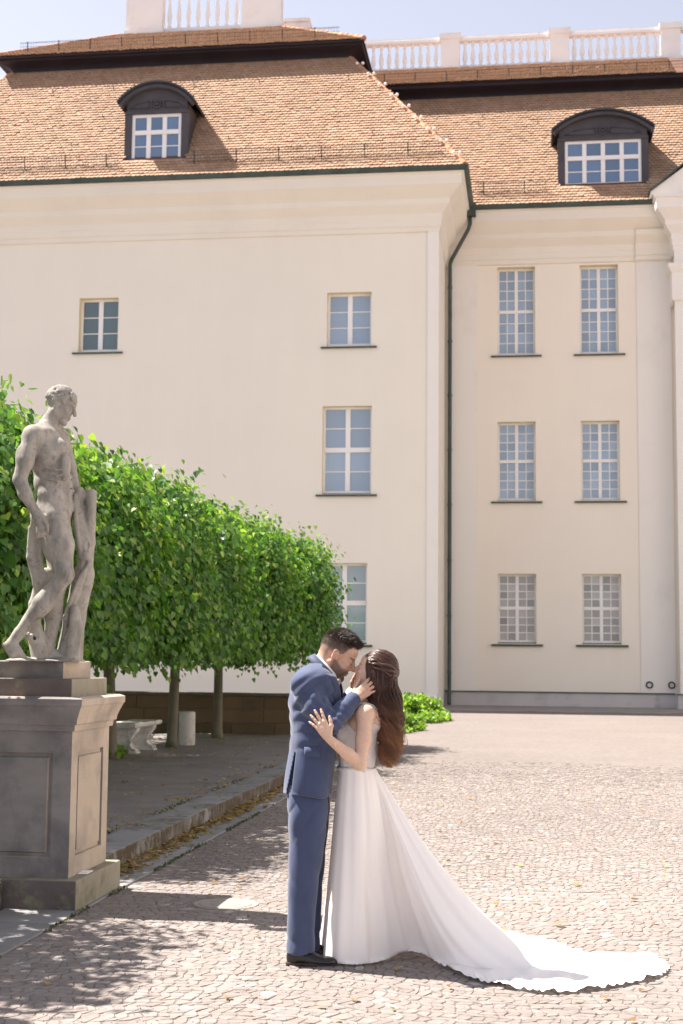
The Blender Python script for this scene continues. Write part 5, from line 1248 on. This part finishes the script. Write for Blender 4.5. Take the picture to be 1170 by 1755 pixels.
    for s in (-1, 1):               # lapels
        V = []; F = []; n_ = 16
        for i in range(n_+1):
            f = i/n_; z = zb-.005+(P(555, 1152)[2]-zb)*f; y0 = float(wV(z)); lw = .016+.075*min(1, f*1.35) if f < .74 else (.052 if f < .80 else .060)
            for j in range(5): q_ = j/4; V.append(surf(-.045+s*(y0-.004+lw*q_), z, .004+.008*math.sin(math.pi*min(1, q_+.15))))
        for i in range(n_):
            for j in range(4): a = i*5+j; F.append((a, a+1, a+6, a+5) if s > 0 else (a, a+5, a+6, a+1))
        o = wear('lapel', V, F, M['suit_lapel'], person, lx); sm = o.modifiers.new('thick', 'SOLIDIFY'); sm.thickness = .004; o.parent = jacket
    # collars: rings tilted forward round the neck
    cc = P(557, 1146); e1 = np.array((.69, 0, -.72)); e2 = np.array((0, 1.0, 0)); e3 = np.array((.72, 0, .69))
    def ring(name, mat, lv, a0, a1, par, n_=40, th=.003):
        V = []; F = []; m_ = len(lv)
        for i in range(n_+1):
            a = a0+(a1-a0)*i/n_
            for r, h in lv:
                hh = h*(1-.35*max(0, math.cos(a))) if h < 0 else h*(1-.2*max(0, math.cos(a)))
                V.append(cc+e1*(r*1.12*math.cos(a))+e2*(r*math.sin(a))+e3*hh)
        for i in range(n_):
            for j in range(m_-1): a = i*m_+j; F.append((a, a+m_, a+m_+1, a+1))
        o = wear(name, V, F, mat, person, lx); sm = o.modifiers.new('thick', 'SOLIDIFY'); sm.thickness = th; o.parent = par; return o
    shirt_g = SDF((-.28, -.24, 1.0), (.16, .24, 1.72), .007); shirt_g.loft([(a, b, c_, d_-.012, e_-.012) for a, b, c_, d_, e_ in K[:8]], .02, 2.35); shirt_g.cut(lambda X, Y, Z: Z-P(556, 1150)[2]-.3*(P(556, 1150)[0]-X))
    for wr, el in ((wrR, elR), (wrL, elL)): u = (wr-el)/np.linalg.norm(wr-el); shirt_g.cap(wr-u*.05, wr+u*.016, .037, .037, .003)
    V, Q = shirt_g.mesh(1); shirt = wear('shirt', V, Q, M['shirt'], person, lx)
    ring('shirt_collar', M['shirt'], [(.078, -.020), (.076, .0), (.070, .022), (.074, .024), (.084, .004), (.090, -.016)], -2.95+math.pi-2.95*0-math.pi, 2.95, shirt)
    ring('jacket_collar', M['suit_lapel'], [(.084, -.002), (.082, .012), (.090, .014), (.097, -.010), (.101, -.030)], 1.05, 2*math.pi-1.05, jacket)
    # bow tie
    b = P(576.5, 1167, -.03); g = SDF(b-np.array((.05, .09, .05)), b+np.array((.06, .09, .05)), .0028)
    for s in (-1, 1):
        g.ell(b+np.array((.012, s*.034, -.004)), (.010, .030, .021), .006, rotm('x', s*.15)); g.ell(b+np.array((.012, s*.050, -.006)), (.009, .012, .025), .006)
    g.ell(b+np.array((.016, 0, -.002)), (.011, .011, .013), .003); g.warp(lambda X, Y, Z: .0012*np.sin(300*Z+90*np.abs(Y)))
    V, Q = g.mesh(1); wear('bow_tie', V, Q, M['bow'], person, lx)
    # pocket flap, sleeve buttons
    V = []; F = []
    for i in range(9):
        xx = 521+27*i/8; 
        for j, py in enumerate((1280, 1289, 1298)):
            z = P(xx, py, -.2)[2]; x_ = P(xx, py, -.2)[0]; cx_, rx, ry = (smooth_interp(np.array([z]), zk, KA[:, q])[0] for q in (1, 3, 4)); t = min(abs(x_-cx_)/rx, .99)
            V.append((x_, -(ry*(1-t**2.35)**(1/2.35))-.006-.003*(j > 0), z))
    for i in range(8):
        for j in range(2): a = i*3+j; F.append((a, a+1, a+4, a+3))
    o = wear('pocket_flap', V, F, M['suit'], person, lx); sm = o.modifiers.new('thick', 'SOLIDIFY'); sm.thickness = .004; o.parent = jacket
    u = (wrR-elR)/np.linalg.norm(wrR-elR)
    for q_ in range(4):
        c_ = wrR-u*(.012+.015*q_)+np.array((.0, -.046, -.008)); m_ = MB().lathe((0, 0, 0), [(.0055, -.003), (.006, .0), (.004, .002)], 10)
        Vb = np.array(m_.v)@rotm('x', math.pi/2).T+c_; o = wear('button', Vb, m_.f, M['sole'], person, lx); o.parent = jacket
    # trousers
    g = SDF((-.34, -.26, .0), (.12, .26, .98), .0055)
    near = kn([(1345, 494, 560, .115, -.05), (1385, 493, 561, .100, -.085), (1430, 495, 557, .092, -.092), (1472, 495, 551, .084, -.095), (1520, 493, 544, .078, -.095), (1580, 491.5, 539.5, .074, -.095), (1632, 491, 538, .076, -.095)])
    far = kn([(1345, 497, 561, .115, .05), (1385, 496, 566, .105, .085), (1430, 501, 561, .092, .092), (1472, 502, 556, .084, .095), (1520, 502, 552, .078, .095), (1580, 503, 549, .074, .095), (1627, 503, 547, .076, .095)])
    g.loft(near, .012, 2.2); g.loft(far, .012, 2.2)
    ax0 = np.array(sorted(near))
    def tw(X, Y, Z):
        cr_ = .005*vnoise(X*22, Y*18, Z*5, 21)+.0022*vnoise(X*45, Y*30, Z*12, 22)
        kneez = np.exp(-((Z-.5)/.16)**2); low = np.exp(-((Z-.10)/.10)**2); upz = np.exp(-((Z-.80)/.10)**2)
        return cr_+.0030*kneez*fold_(30*Z+34*X+10*Y)+.0042*low*fold_(46*Z+30*X+8*Y)+.0045*upz*fold_(34*Z-52*X)
    g.warp(tw); V, Q = g.mesh(1); wear('trousers', V, Q, M['suit'], person, lx)
    # shoes
    for s, x0, py0 in ((-1, 491, 1655), (1, 503, 1645)):
        dy = s*.098; a = P(x0, 1640, dy)[0]; hl_ = np.array((a, dy, 0.0))
        g = SDF(hl_+np.array((-.03, -.08, -.005)), hl_+np.array((.32, .08, .14)), .0035)
        g.ell(hl_+np.array((.040, 0, .045)), (.042, .036, .05), .02); g.ell(hl_+np.array((.11, 0, .040)), (.075, .038, .046), .025, rotm('y', .22)); g.ell(hl_+np.array((.195, -.004, .026)), (.082, .046, .030), .025, rotm('y', .06)); g.cap(hl_+np.array((.05, 0, .07)), hl_+np.array((.06, 0, .12)), .038, .038, .015)
        g.cut(lambda X, Y, Z: .016-Z); V, Q = g.mesh(1); sh = wear('shoe', V, Q, M['shoe'], person, lx)
        g = SDF(hl_+np.array((-.03, -.08, -.005)), hl_+np.array((.32, .08, .05)), .0035)
        g.loft([(.002, a+.135, dy, .140, .040), (.020, a+.138, dy, .143, .044)], .004, 2.6); g.cap(hl_+np.array((.088, -.08, .0)), hl_+np.array((.088, .08, 0)), .010, .010, .004, sub=True)
        V, Q = g.mesh(0); o = wear('sole', V, Q, M['sole'], person, lx); o.parent = sh
        mb = MB()
        for q_ in range(4): xx = .095+.018*q_; z_ = .083-.011*q_; mb.tube([hl_+np.array((xx, -.030, z_-.012)), hl_+np.array((xx+.004, -.005, z_+.006)), hl_+np.array((xx+.004, .012, z_+.004))], .0022, 5)
        mb.tube([hl_+np.array((.10, -.012, .090)), hl_+np.array((.112, -.036, .078)), hl_+np.array((.105, -.044, .052))], .002, 5)
        o = wear('lace', mb.v, mb.f, M['shoe'], person, lx); o.parent = sh
    return person
groom = make_groom()

# ================================================================== bride
M['satin'] = None
def dress_mat(name, c, rough, lace=False):
    m, nt, p = new_mat(name, c, rough, .3); p.inputs['Sheen Weight'].default_value = .2
    t = nt.nodes.new('ShaderNodeBsdfTranslucent'); t.inputs[0].default_value = (*c, 1); x = nt.nodes.new('ShaderNodeMixShader'); x.inputs[0].default_value = .14
    nt.links.new(p.outputs[0], x.inputs[1]); nt.links.new(t.outputs[0], x.inputs[2]); nt.links.new(x.outputs[0], nt.nodes['Material Output'].inputs[0])
    if lace:
        tc = nt.nodes.new('ShaderNodeTexCoord'); v = nt.nodes.new('ShaderNodeTexVoronoi'); v.inputs['Scale'].default_value = 85; nt.links.new(tc.outputs['Object'], v.inputs['Vector'])
        wv = nt.nodes.new('ShaderNodeMath'); wv.operation = 'SINE'; ml = nt.nodes.new('ShaderNodeMath'); ml.operation = 'MULTIPLY'; ml.inputs[1].default_value = 16
        nt.links.new(v.outputs['Distance'], ml.inputs[0]); nt.links.new(ml.outputs[0], wv.inputs[0]); bump(nt, p, wv.outputs[0], .4, .0025)
        cc = ramp(nt, wv.outputs[0], [(.25, tuple(q*.86 for q in c)), (.75, c)]); nt.links.new(cc, p.inputs['Base Color'])
    else: bump(nt, p, noise(nt, 16, 5, .6, stretch=(1.6, 1.6, .22)), .35, .010)
    return m
M['chiffon'] = dress_mat('white chiffon', (.94, .90, .88), .6); M['lace'] = dress_mat('white lace', (.90, .84, .81), .7, True)

def make_bride():
    lx = P(612, 1640)[0]
    Hd = Head(P(642, 1152, -.025), rotm('z', math.pi-.26)@rotm('y', -.34), .93); c = Hd.c
    g = SDF((-.12, -.40, .80), (.40, .36, 1.72), .0036)
    head_sdf(g, Hd, False)
    g.cap(Hd(-.035, 0, -.04), P(632, 1212, -.005), .044, .050, .02); g.cap(Hd(.02, 0, -.07), P(624, 1212, -.005), .028, .04, .02)
    TK = [(1203, 616, 642, .085), (1212, 604, 649, .140), (1228, 592, 652, .158), (1250, 580, 651, .146), (1275, 581, 646, .132), (1312, 583, 640, .122), (1330, 586, 638, .118), (1350, 590, 636, .10)]
    K = kn(TK); g.loft(K, .02, 2.15)
    sh, el, wr = P(626, 1224, -.155), P(616.5, 1309, -.235), P(563, 1265.5, -.312)
    g.ell(sh, (.050, .046, .050), .025); g.chain([sh, sh*.5+el*.5+np.array((.004, 0, 0)), el], [.046, .042, .034], .018); g.ell(el+np.array((.004, 0, -.006)), .030, .012)
    g.chain([el, el*.6+wr*.4, wr], [.034, .034, .0225], .014)
    s2, e2_, w2 = P(634, 1222, .150), P(602, 1285, .22), P(566, 1255, .27); g.chain([s2, e2_, w2], [.046, .034, .024], .018)
    for s in (-1, 1): g.cap(P(628, 1216, s*.02), P(627, 1220, s*.14), .032, .036, .025)
    g.ell(P(588, 1252, -.062), (.048, .055, .052), .02); g.ell(P(588, 1252, .062), (.048, .055, .052), .02)
    g.ell(P(646, 1232, -.085), (.035, .05, .06), .025); g.ell(P(646, 1232, .085), (.035, .05, .06), .025)
    upper = g.mesh(1)
    gh = SDF(wr-np.array((.17, .06, .06)), wr+np.array((.09, .10, .24)), .0022)
    f = (-.50, .02, .86); hand_sdf(gh, wr+np.array((-.002, 0, .004)), f, (-.05, -1, .05), (.86, 0, .50), (.10, .08, .10, .14), (.17, -.02, -.22, -.42), (.78, .30), .93)
    gh.cap(wr-np.array((-.03, 0, .022)), wr+np.array((-.008, 0, .012)), .0185, .0215, .01); handm = gh.mesh(1)
    gh = SDF(w2-np.array((.20, .08, .10)), w2+np.array((.10, .10, .22)), .0035); hand_sdf(gh, w2, (-.7, .0, .7), (0, 1, 0), (.7, 0, .7), (.15,)*4, (.1, 0, -.1, -.2), (.8, .4), .93); hand2 = gh.mesh(1)
    gl = SDF((-.02, -.22, -.005), (.36, .22, .92), .012)
    for s in (-1, 1):
        gl.chain([P(612, 1380, s*.045), P(608, 1510, s*.045), P(612, 1625, s*.05)], [.05, .04, .028], .02); gl.cap(P(614, 1640, s*.05), P(585, 1643, s*.05), .028, .02, .01)
    gl.cut(lambda X, Y, Z: .014-Z); V, Q = join([upper, handm, hand2, gl.mesh(1)])
    q = Hd.inv(V); x, y, z = q[:, 0], np.abs(q[:, 1]), q[:, 2]; hd = np.zeros(len(V), bool); hd[:len(upper[0])] = True
    hd &= (np.linalg.norm(q, axis=1) < .17)
    col = np.tile(np.array((.66, .44, .325)), (len(V), 1))
    def paint(mask, c_): nonlocal col; mask = (mask*hd)[:, None]; col = col*(1-mask)+np.array(c_)*mask
    paint(.9*np.exp(-((z+.0705)/.011)**2)*smoothstep(.028, .018, y)*(x > .09), (.52, .17, .17)); paint(.35*np.exp(-((x-.07)**2+(y-.045)**2+(z+.03)**2)/.0008), (.68, .32, .27))
    paint(.85*np.exp(-((z-.020)/.0045)**2)*smoothstep(.008, .014, y)*smoothstep(.052, .042, y)*(x > .07), (.10, .06, .04)); paint(.9*np.exp(-((z+.009)/.003)**2)*smoothstep(.016, .022, y)*smoothstep(.052, .045, y)*(x > .075), (.03, .02, .02))
    paint(smoothstep(.03, .06, z-.5*np.clip(x, -.2, .05))*smoothstep(.088, .07, x), (.05, .025, .018)); paint(smoothstep(-.01, -.03, x)*(z > -.06), (.05, .025, .018))
    person = person_root('bride', V, Q, M['skin'], col, lx, 'bride in white gown with long wavy brown hair, hand on the man arm')
    # bodice
    g = SDF((-.02, -.24, .82), (.36, .24, 1.52), .0038)
    g.loft(kn(TK, 0, .006), .02, 2.15)
    for s in (-1, 1): g.ell(P(588, 1252, s*.062), (.053, .060, .057), .02); g.ell(P(646, 1232, s*.085), (.039, .054, .064), .025)
    zn = P(600, 1243)[2]; xb = P(648, 1250)[0]; xf = P(585, 1250)[0]
    def neck(X, Y, Z):
        fx = np.clip((X-xf)/(xb-xf), 0, 1)
        line = zn+.055*np.exp(-((fx-.10)/.22)**2)*np.exp(-((np.abs(Y)-.075)/.05)**2)-.03*np.exp(-((fx-.45)/.2)**2)+.02*np.exp(-((fx-.85)/.15)**2)*smoothstep(.05, .11, np.abs(Y))-.17*smoothstep(.62, 1, fx)*smoothstep(.11, .02, np.abs(Y))
        return Z-line
    g.cut(neck); g.cut(lambda X, Y, Z: P(610, 1322)[2]-Z); V, Q = g.mesh(1); bod = wear('bodice', V, Q, M['lace'], person, lx)
    for s in (-1, 1):
        mb = MB(); mb.tube([P(590, 1240, s*.098), P(600, 1219, s*.118), P(613, 1207.5, s*.116), P(626, 1205, s*.116), P(639, 1209, s*.120), P(651, 1224, s*.118), P(655, 1242, s*.110), P(652, 1258, s*.095)], [.0062]*8, 6); o = wear('strap', mb.v, mb.f, M['lace'], person, lx); o.parent = bod
    mb = MB(); zw = P(610, 1315)[2]; cw = P(611, 1315)
    mb.tube([(cw[0]+.104*math.cos(a), .132*math.sin(a), zw+.004*math.sin(3*a)) for a in np.linspace(0, 2*math.pi, 49)], .008, 6, cap=False); o = wear('waistband', mb.v, mb.f, M['lace'], person, lx)
    # skirt with train
    ent = [(180, 545, 1641, 545, 1641, 0), (212, 556, 1649, 555, 1649.5, 0), (238, 575, 1654, 574, 1655, 0), (260, 599, 1657, 599, 1658, 0), (279, 622, 1656, 622, 1657, 0), (296, 645, 1653, 645, 1654, 0), (309, 664, 1648, 665, 1649, .005),
           (321, 690, 1642, 692, 1643, .03), (330, 716, 1644, 722, 1646, .03), (337, 748, 1654, 752, 1658, .01), (343, 795, 1662, 811, 1683, 0), (348, 850, 1667, 880, 1698, 0), (352, 900, 1668, 947, 1706, 0), (356, 945, 1665, 1035, 1697, 0),
           (360, 985, 1659, 1115, 1681, 0), (364, 990, 1652, 1143, 1664, 0), (368, 965, 1646, 1112, 1643, 0), (373, 930, 1637, 1005, 1640, 0), (379, 892, 1629, 964, 1626, 0), (387, 855, 1621, 895, 1607, 0), (400, 800, 1615, 822, 1605, 0), (420, 720, 1613, 724, 1611, 0), (450, 640, 1613, 640, 1612, 0), (480, 590, 1617, 589, 1617, 0), (510, 558, 1627, 557, 1627, 0)]
    n0 = len(ent); NS, NT, NFl = 1100, 70, 30
    si = np.linspace(0, n0, NS, endpoint=False); i1 = np.floor(si).astype(int); t = si-i1
    def cr4(A):
        A = np.asarray(A, float); a, b, c_, d_ = (A[(i1+k) % n0] for k in (-1, 0, 1, 2)); tt = t.reshape(-1, *([1]*(A.ndim-1)))
        return .5*((2*b)+(-a+c_)*tt+(2*a-5*b+4*c_-d_)*tt**2+(-a+3*b-3*c_+d_)*tt**3)
    ang = np.radians([e[0] for e in ent]); W = np.stack([cw[0]+.104*np.cos(ang), .130*np.sin(ang)], -1)
    Tg = np.array([ground_px(e[1], e[2])[:2] for e in ent]); Hg = np.array([ground_px(e[3], e[4])[:2] for e in ent]); lift = np.array([e[5] for e in ent], float)
    W, Tg, Hg, lift = cr4(W), cr4(Tg), cr4(Hg), cr4(lift); dist = np.linalg.norm(Tg-W, axis=1); tr = smoothstep(.30, .75, dist); pz = 1.0+.80*tr
    z0 = zw-.004; u = np.linspace(0, 1, NT)[None, :]
    plan = W[:, None]+(Tg-W)[:, None]*(u**(1+.12*(1-tr)[:, None]))[..., None]
    zz = .014+lift[:, None]*u+(z0-.014-lift[:, None]*0)*(1-u)**pz[:, None]*1.0
    hip = .045*np.sin(np.pi*np.clip(u/.55, 0, 1))*(1-.7*tr)[:, None]; outd = (W-np.array((cw[0], 0)))/np.linalg.norm(W-np.array((cw[0], 0)), axis=1, keepdims=True)
    front = .5-.5*np.tanh((W[:, 0]-cw[0]-.02)/.05); plan += outd[:, None]*(hip*(.15+.85*(1-front))[:, None]*.55)[..., None]
    vf = np.linspace(0, 1, NFl+1)[None, 1:]; planf = Tg[:, None]+(Hg-Tg)[:, None]*vf[..., None]; fl = np.linalg.norm(Hg-Tg, axis=1)
    s_ = np.arange(NS)/NS*2*np.pi
    ruf = .006*np.sin(38*s_)[:, None]*vf+.004*np.sin(67*s_+1)[:, None]*vf**2+.006*np.sin(23*s_[:, None]+9*vf)
    zf = .016+lift[:, None]*(1-.3*vf)+np.clip(ruf+.004, 0, .05)*np.clip(fl/.1, 0, 1)[:, None]
    edge = vf > .86
    scal = (.008*np.abs(np.sin(70*s_))+.005*np.sin(131*s_+1))[:, None]*vf**3*np.clip(fl/.1, 0, 1)[:, None]; dH = (Hg-Tg)/(fl[:, None]+1e-6); planf += dH[:, None]*(scal)[..., None]
    zf += (np.clip(.006*np.sin(110*s_[:, None]+2.5*np.sin(17*s_[:, None]))+.003, 0, .03)*vf**3)*np.clip(fl/.1, 0, 1)[:, None]
    G = np.concatenate([np.concatenate([plan, zz[..., None]], -1), np.concatenate([planf, zf[..., None]], -1)], 1)
    ds = np.roll(G, -1, 0)-np.roll(G, 1, 0); du = np.gradient(G, axis=1); nr = np.cross(ds, du); nr /= np.linalg.norm(nr, axis=2, keepdims=True)+1e-9
    arc = np.cumsum(np.linalg.norm(np.roll(Tg, -1, 0)-Tg, axis=1)); arc = arc/arc[-1]*2*np.pi; uu = np.concatenate([u, np.ones((1, NFl))], 1)
    fold = 0
    for k_, a_, ph in ((7, .55, .3), (11, .5, 1.1), (18, .35, 2.0), (31, .12, .7)): fold = fold+a_*np.sin(k_*(.35*arc+.65*s_)[:, None]+ph+.9*np.sin(2.2*uu+ph))
    fold = fold*(.0035+.021*uu**1.3)*(1-.45*tr)[:, None]; fold[:, NT:] *= np.linspace(1, .12, NFl)[None]; fold[:, NT:] = np.abs(fold[:, NT:])*.35
    G = G+nr*np.where(np.arange(G.shape[1])[None] < NT, fold, 0)[..., None]; G[:, NT:, 2] += fold[:, NT:]*.8
    G[..., 2] = np.maximum(G[..., 2], .0165+.0005*np.sin(s_*90)[:, None]); m_ = G.shape[1]
    ii = np.arange(NS)[:, None]; jj = np.arange(m_-1)[None]
    Q = np.stack([ii*m_+jj, ((ii+1) % NS)*m_+jj, ((ii+1) % NS)*m_+jj+1, ii*m_+jj+1], -1).reshape(-1, 4)
    wear('skirt_and_train', G.reshape(-1, 3), Q, M['chiffon'], person, lx)
    # hair: inner volume and strands
    rg = np.random.default_rng(9)
    colz = np.array([P(651, 1163)[2], P(659, 1201)[2], P(667, 1239)[2], P(668, 1278)[2], P(667, 1303)[2], P(666, 1313)[2]])[::-1]
    ctr = np.array([P(a, b)[0] for a, b in ((651, 1163), (659, 1201), (667, 1239), (668, 1278), (667, 1303), (666, 1313))])[::-1]
    hx = np.array([28, 26, 17, 14, 11, 6])[::-1]/306; hy = np.array([.092, .098, .095, .088, .070, .045])[::-1]; cyv = np.array([-.025, -.03, -.035, -.04, -.04, -.04])[::-1]
    g = SDF((.16, -.20, 1.02), (.46, .14, 1.72), .005)
    g.ell(Hd(-.022, 0, .040), np.array((.103, .084, .098))*.93, .015, Hd.T); g.ell(Hd(-.055, 0, -.02), np.array((.07, .08, .09))*.93, .02, Hd.T)
    g.loft([(zq, cx_, cy_, max(a*.80, .01), max(b_*.80, .01)) for zq, cx_, cy_, a, b_ in zip(colz, ctr, cyv, hx, hy)], .03)
    g.ell(Hd(.075, 0, -.035), np.array((.062, .075, .085))*.93, .008, Hd.T, sub=True); g.warp(lambda X, Y, Z: .006*np.sin(60*X+50*Y+14*np.sin(20*Z)))
    V, Q = g.mesh(1); zc = V[:, 2]; f_ = smoothstep(1.45, 1.12, zc)[:, None]
    col = np.array((.042, .018, .012))*(1-f_)+np.array((.13, .058, .028))*f_; hb = wear('hair', V, Q, M['hair'], person, lx, True, col)
    N, m_ = 2700, 30
    d = rg.normal(size=(N*4, 3)); d /= np.linalg.norm(d, axis=1, keepdims=True); p0 = np.array((-.022, 0, .040))+d*np.array((.106, .087, .101))
    ok = ((p0[:, 0] < .062+.35*np.clip(p0[:, 2]-.06, -.2, .1)) & (p0[:, 2] > -.035) & ~((p0[:, 0] > .045) & (p0[:, 2] < .035)))
    p0 = p0[ok][:N]; d = d[ok][:N]; N = len(p0)
    gather = np.array((-.118, 0, .028)); upper_ = p0[:, 2] > .045
    tg = np.where(upper_[:, None], gather+rg.normal(0, (.006, .022, .010), (N, 3)), p0*np.array((1.0, 1.14, 1))+np.array((-.030, 0, -.075)))
    # slide over the skull to the target, then fall
    seg1 = 9; tt = np.linspace(0, 1, seg1)[None, :, None]; A = p0[:, None]*(1-tt)+tg[:, None]*tt; v = A-np.array((-.022, 0, .040)); rr = np.linalg.norm(v/np.array((.109, .090, .104)), axis=2, keepdims=True); A = np.array((-.022, 0, .040))+v/np.minimum(rr, 1.0)
    A = Hd.c+(A*Hd.sc)@Hd.T.T
    th = rg.uniform(0, 2*np.pi, N); rr = np.sqrt(rg.uniform(.55, 1.08, N)); un, vn = rr*np.cos(th), rr*np.sin(th)
    # keep each strand on the side where it starts
    rel = A[:, -1]; vn = np.clip(np.sign(rel[:, 1]-Hd.c[1])*np.abs(vn)*.9+rg.normal(0, .15, N), -1.05, 1.05)
    zend = rg.uniform(P(666, 1314)[2], P(668, 1262)[2], N)-.0; zend = np.where(rg.random(N) < .25, zend+.10*rg.random(N), zend)
    seg2 = m_-seg1; t2 = np.linspace(0, 1, seg2+1)[None, 1:]; zs = A[:, -1, 2][:, None]*(1-t2)+zend[:, None]*t2
    ci = lambda arr: np.interp(zs, colz, arr); clump = rg.integers(0, 26, N); ph = np.random.default_rng(3).uniform(0, 6.28, 26)[clump][:, None]+rg.normal(0, .25, (N, 1)); fr = np.random.default_rng(5).uniform(30, 46, 26)[clump][:, None]
    amp = (.008+.020*t2)*np.random.default_rng(6).uniform(.6, 1.3, 26)[clump][:, None]
    X2 = ci(ctr)+un[:, None]*ci(hx)+amp*np.sin(fr*zs+ph); Y2 = ci(cyv)+vn[:, None]*ci(hy)+amp*np.cos(fr*zs+ph)
    bl = smoothstep(0, .35, t2); X2 = A[:, -1, 0][:, None]*(1-bl)+X2*bl; Y2 = A[:, -1, 1][:, None]*(1-bl)+Y2*bl
    pth = np.concatenate([A, np.stack([X2, Y2, zs], -1)], 1)+rg.normal(0, .0012, (N, 1, 3))
    fly = rg.random(N) < .10; tw = np.linspace(0, 1, m_)[None, :, None]**1.5; pth[fly] += (rg.normal(0, (.016, .016, .0), (fly.sum(), 3)))[:, None]*tw+.006*tw*np.sin(tw*9+rg.uniform(0, 6, (fly.sum(), 1, 1)))
    tpar = np.linspace(0, 1, m_); rad = (.0021*(1-.85*tpar**3))[None]*np.where(rg.random((N, 1)) < .35, .45, 1.0)*rg.uniform(.7, 1.25, (N, 1))
    tone = np.random.default_rng(8).uniform(.6, 1.7, 26)[clump][:, None, None]*rg.uniform(.75, 1.3, (N, 1, 1)); gz = smoothstep(1.48, 1.10, pth[..., 2])[..., None]; cols = (np.array((.062, .025, .016))*(1-gz)+np.array((.24, .105, .048))*gz)*tone
    s = strands('hair_strands', pth, rad, cols, person, lx, M['hair'], 4); s.parent = hb; s['kind'] = 'stuff'
    # twisted half-up strands across the back
    mb = MB()
    for s in (-1, 1):
        for k_ in range(3):
            tt = np.linspace(0, 1, 16); base_ = np.stack([.03-.15*tt, s*(.082*(1-tt**1.5)), .045+.012*k_-.02*tt], -1); v = base_-np.array((-.022, 0, .040)); rr = np.linalg.norm(v/np.array((.114, .095, .108)), axis=1, keepdims=True); base_ = np.array((-.022, 0, .040))+v/np.maximum(rr, .2)
            base_ = base_+.006*np.stack([0*tt, np.cos(16*tt+k_*2.1), np.sin(16*tt+k_*2.1)], -1); mb.tube([Hd(*b_) for b_ in base_], .0085, 6)
    o = wear('twisted_lock', mb.v, mb.f, M['hairdark'], person, lx); o.parent = hb
    return person
M['hairdark'] = mottled('dark brown hair', (.045, .020, .014), (.075, .035, .022), 60, .38, .4, 300, .002, spec=.5)
bride = make_bride()
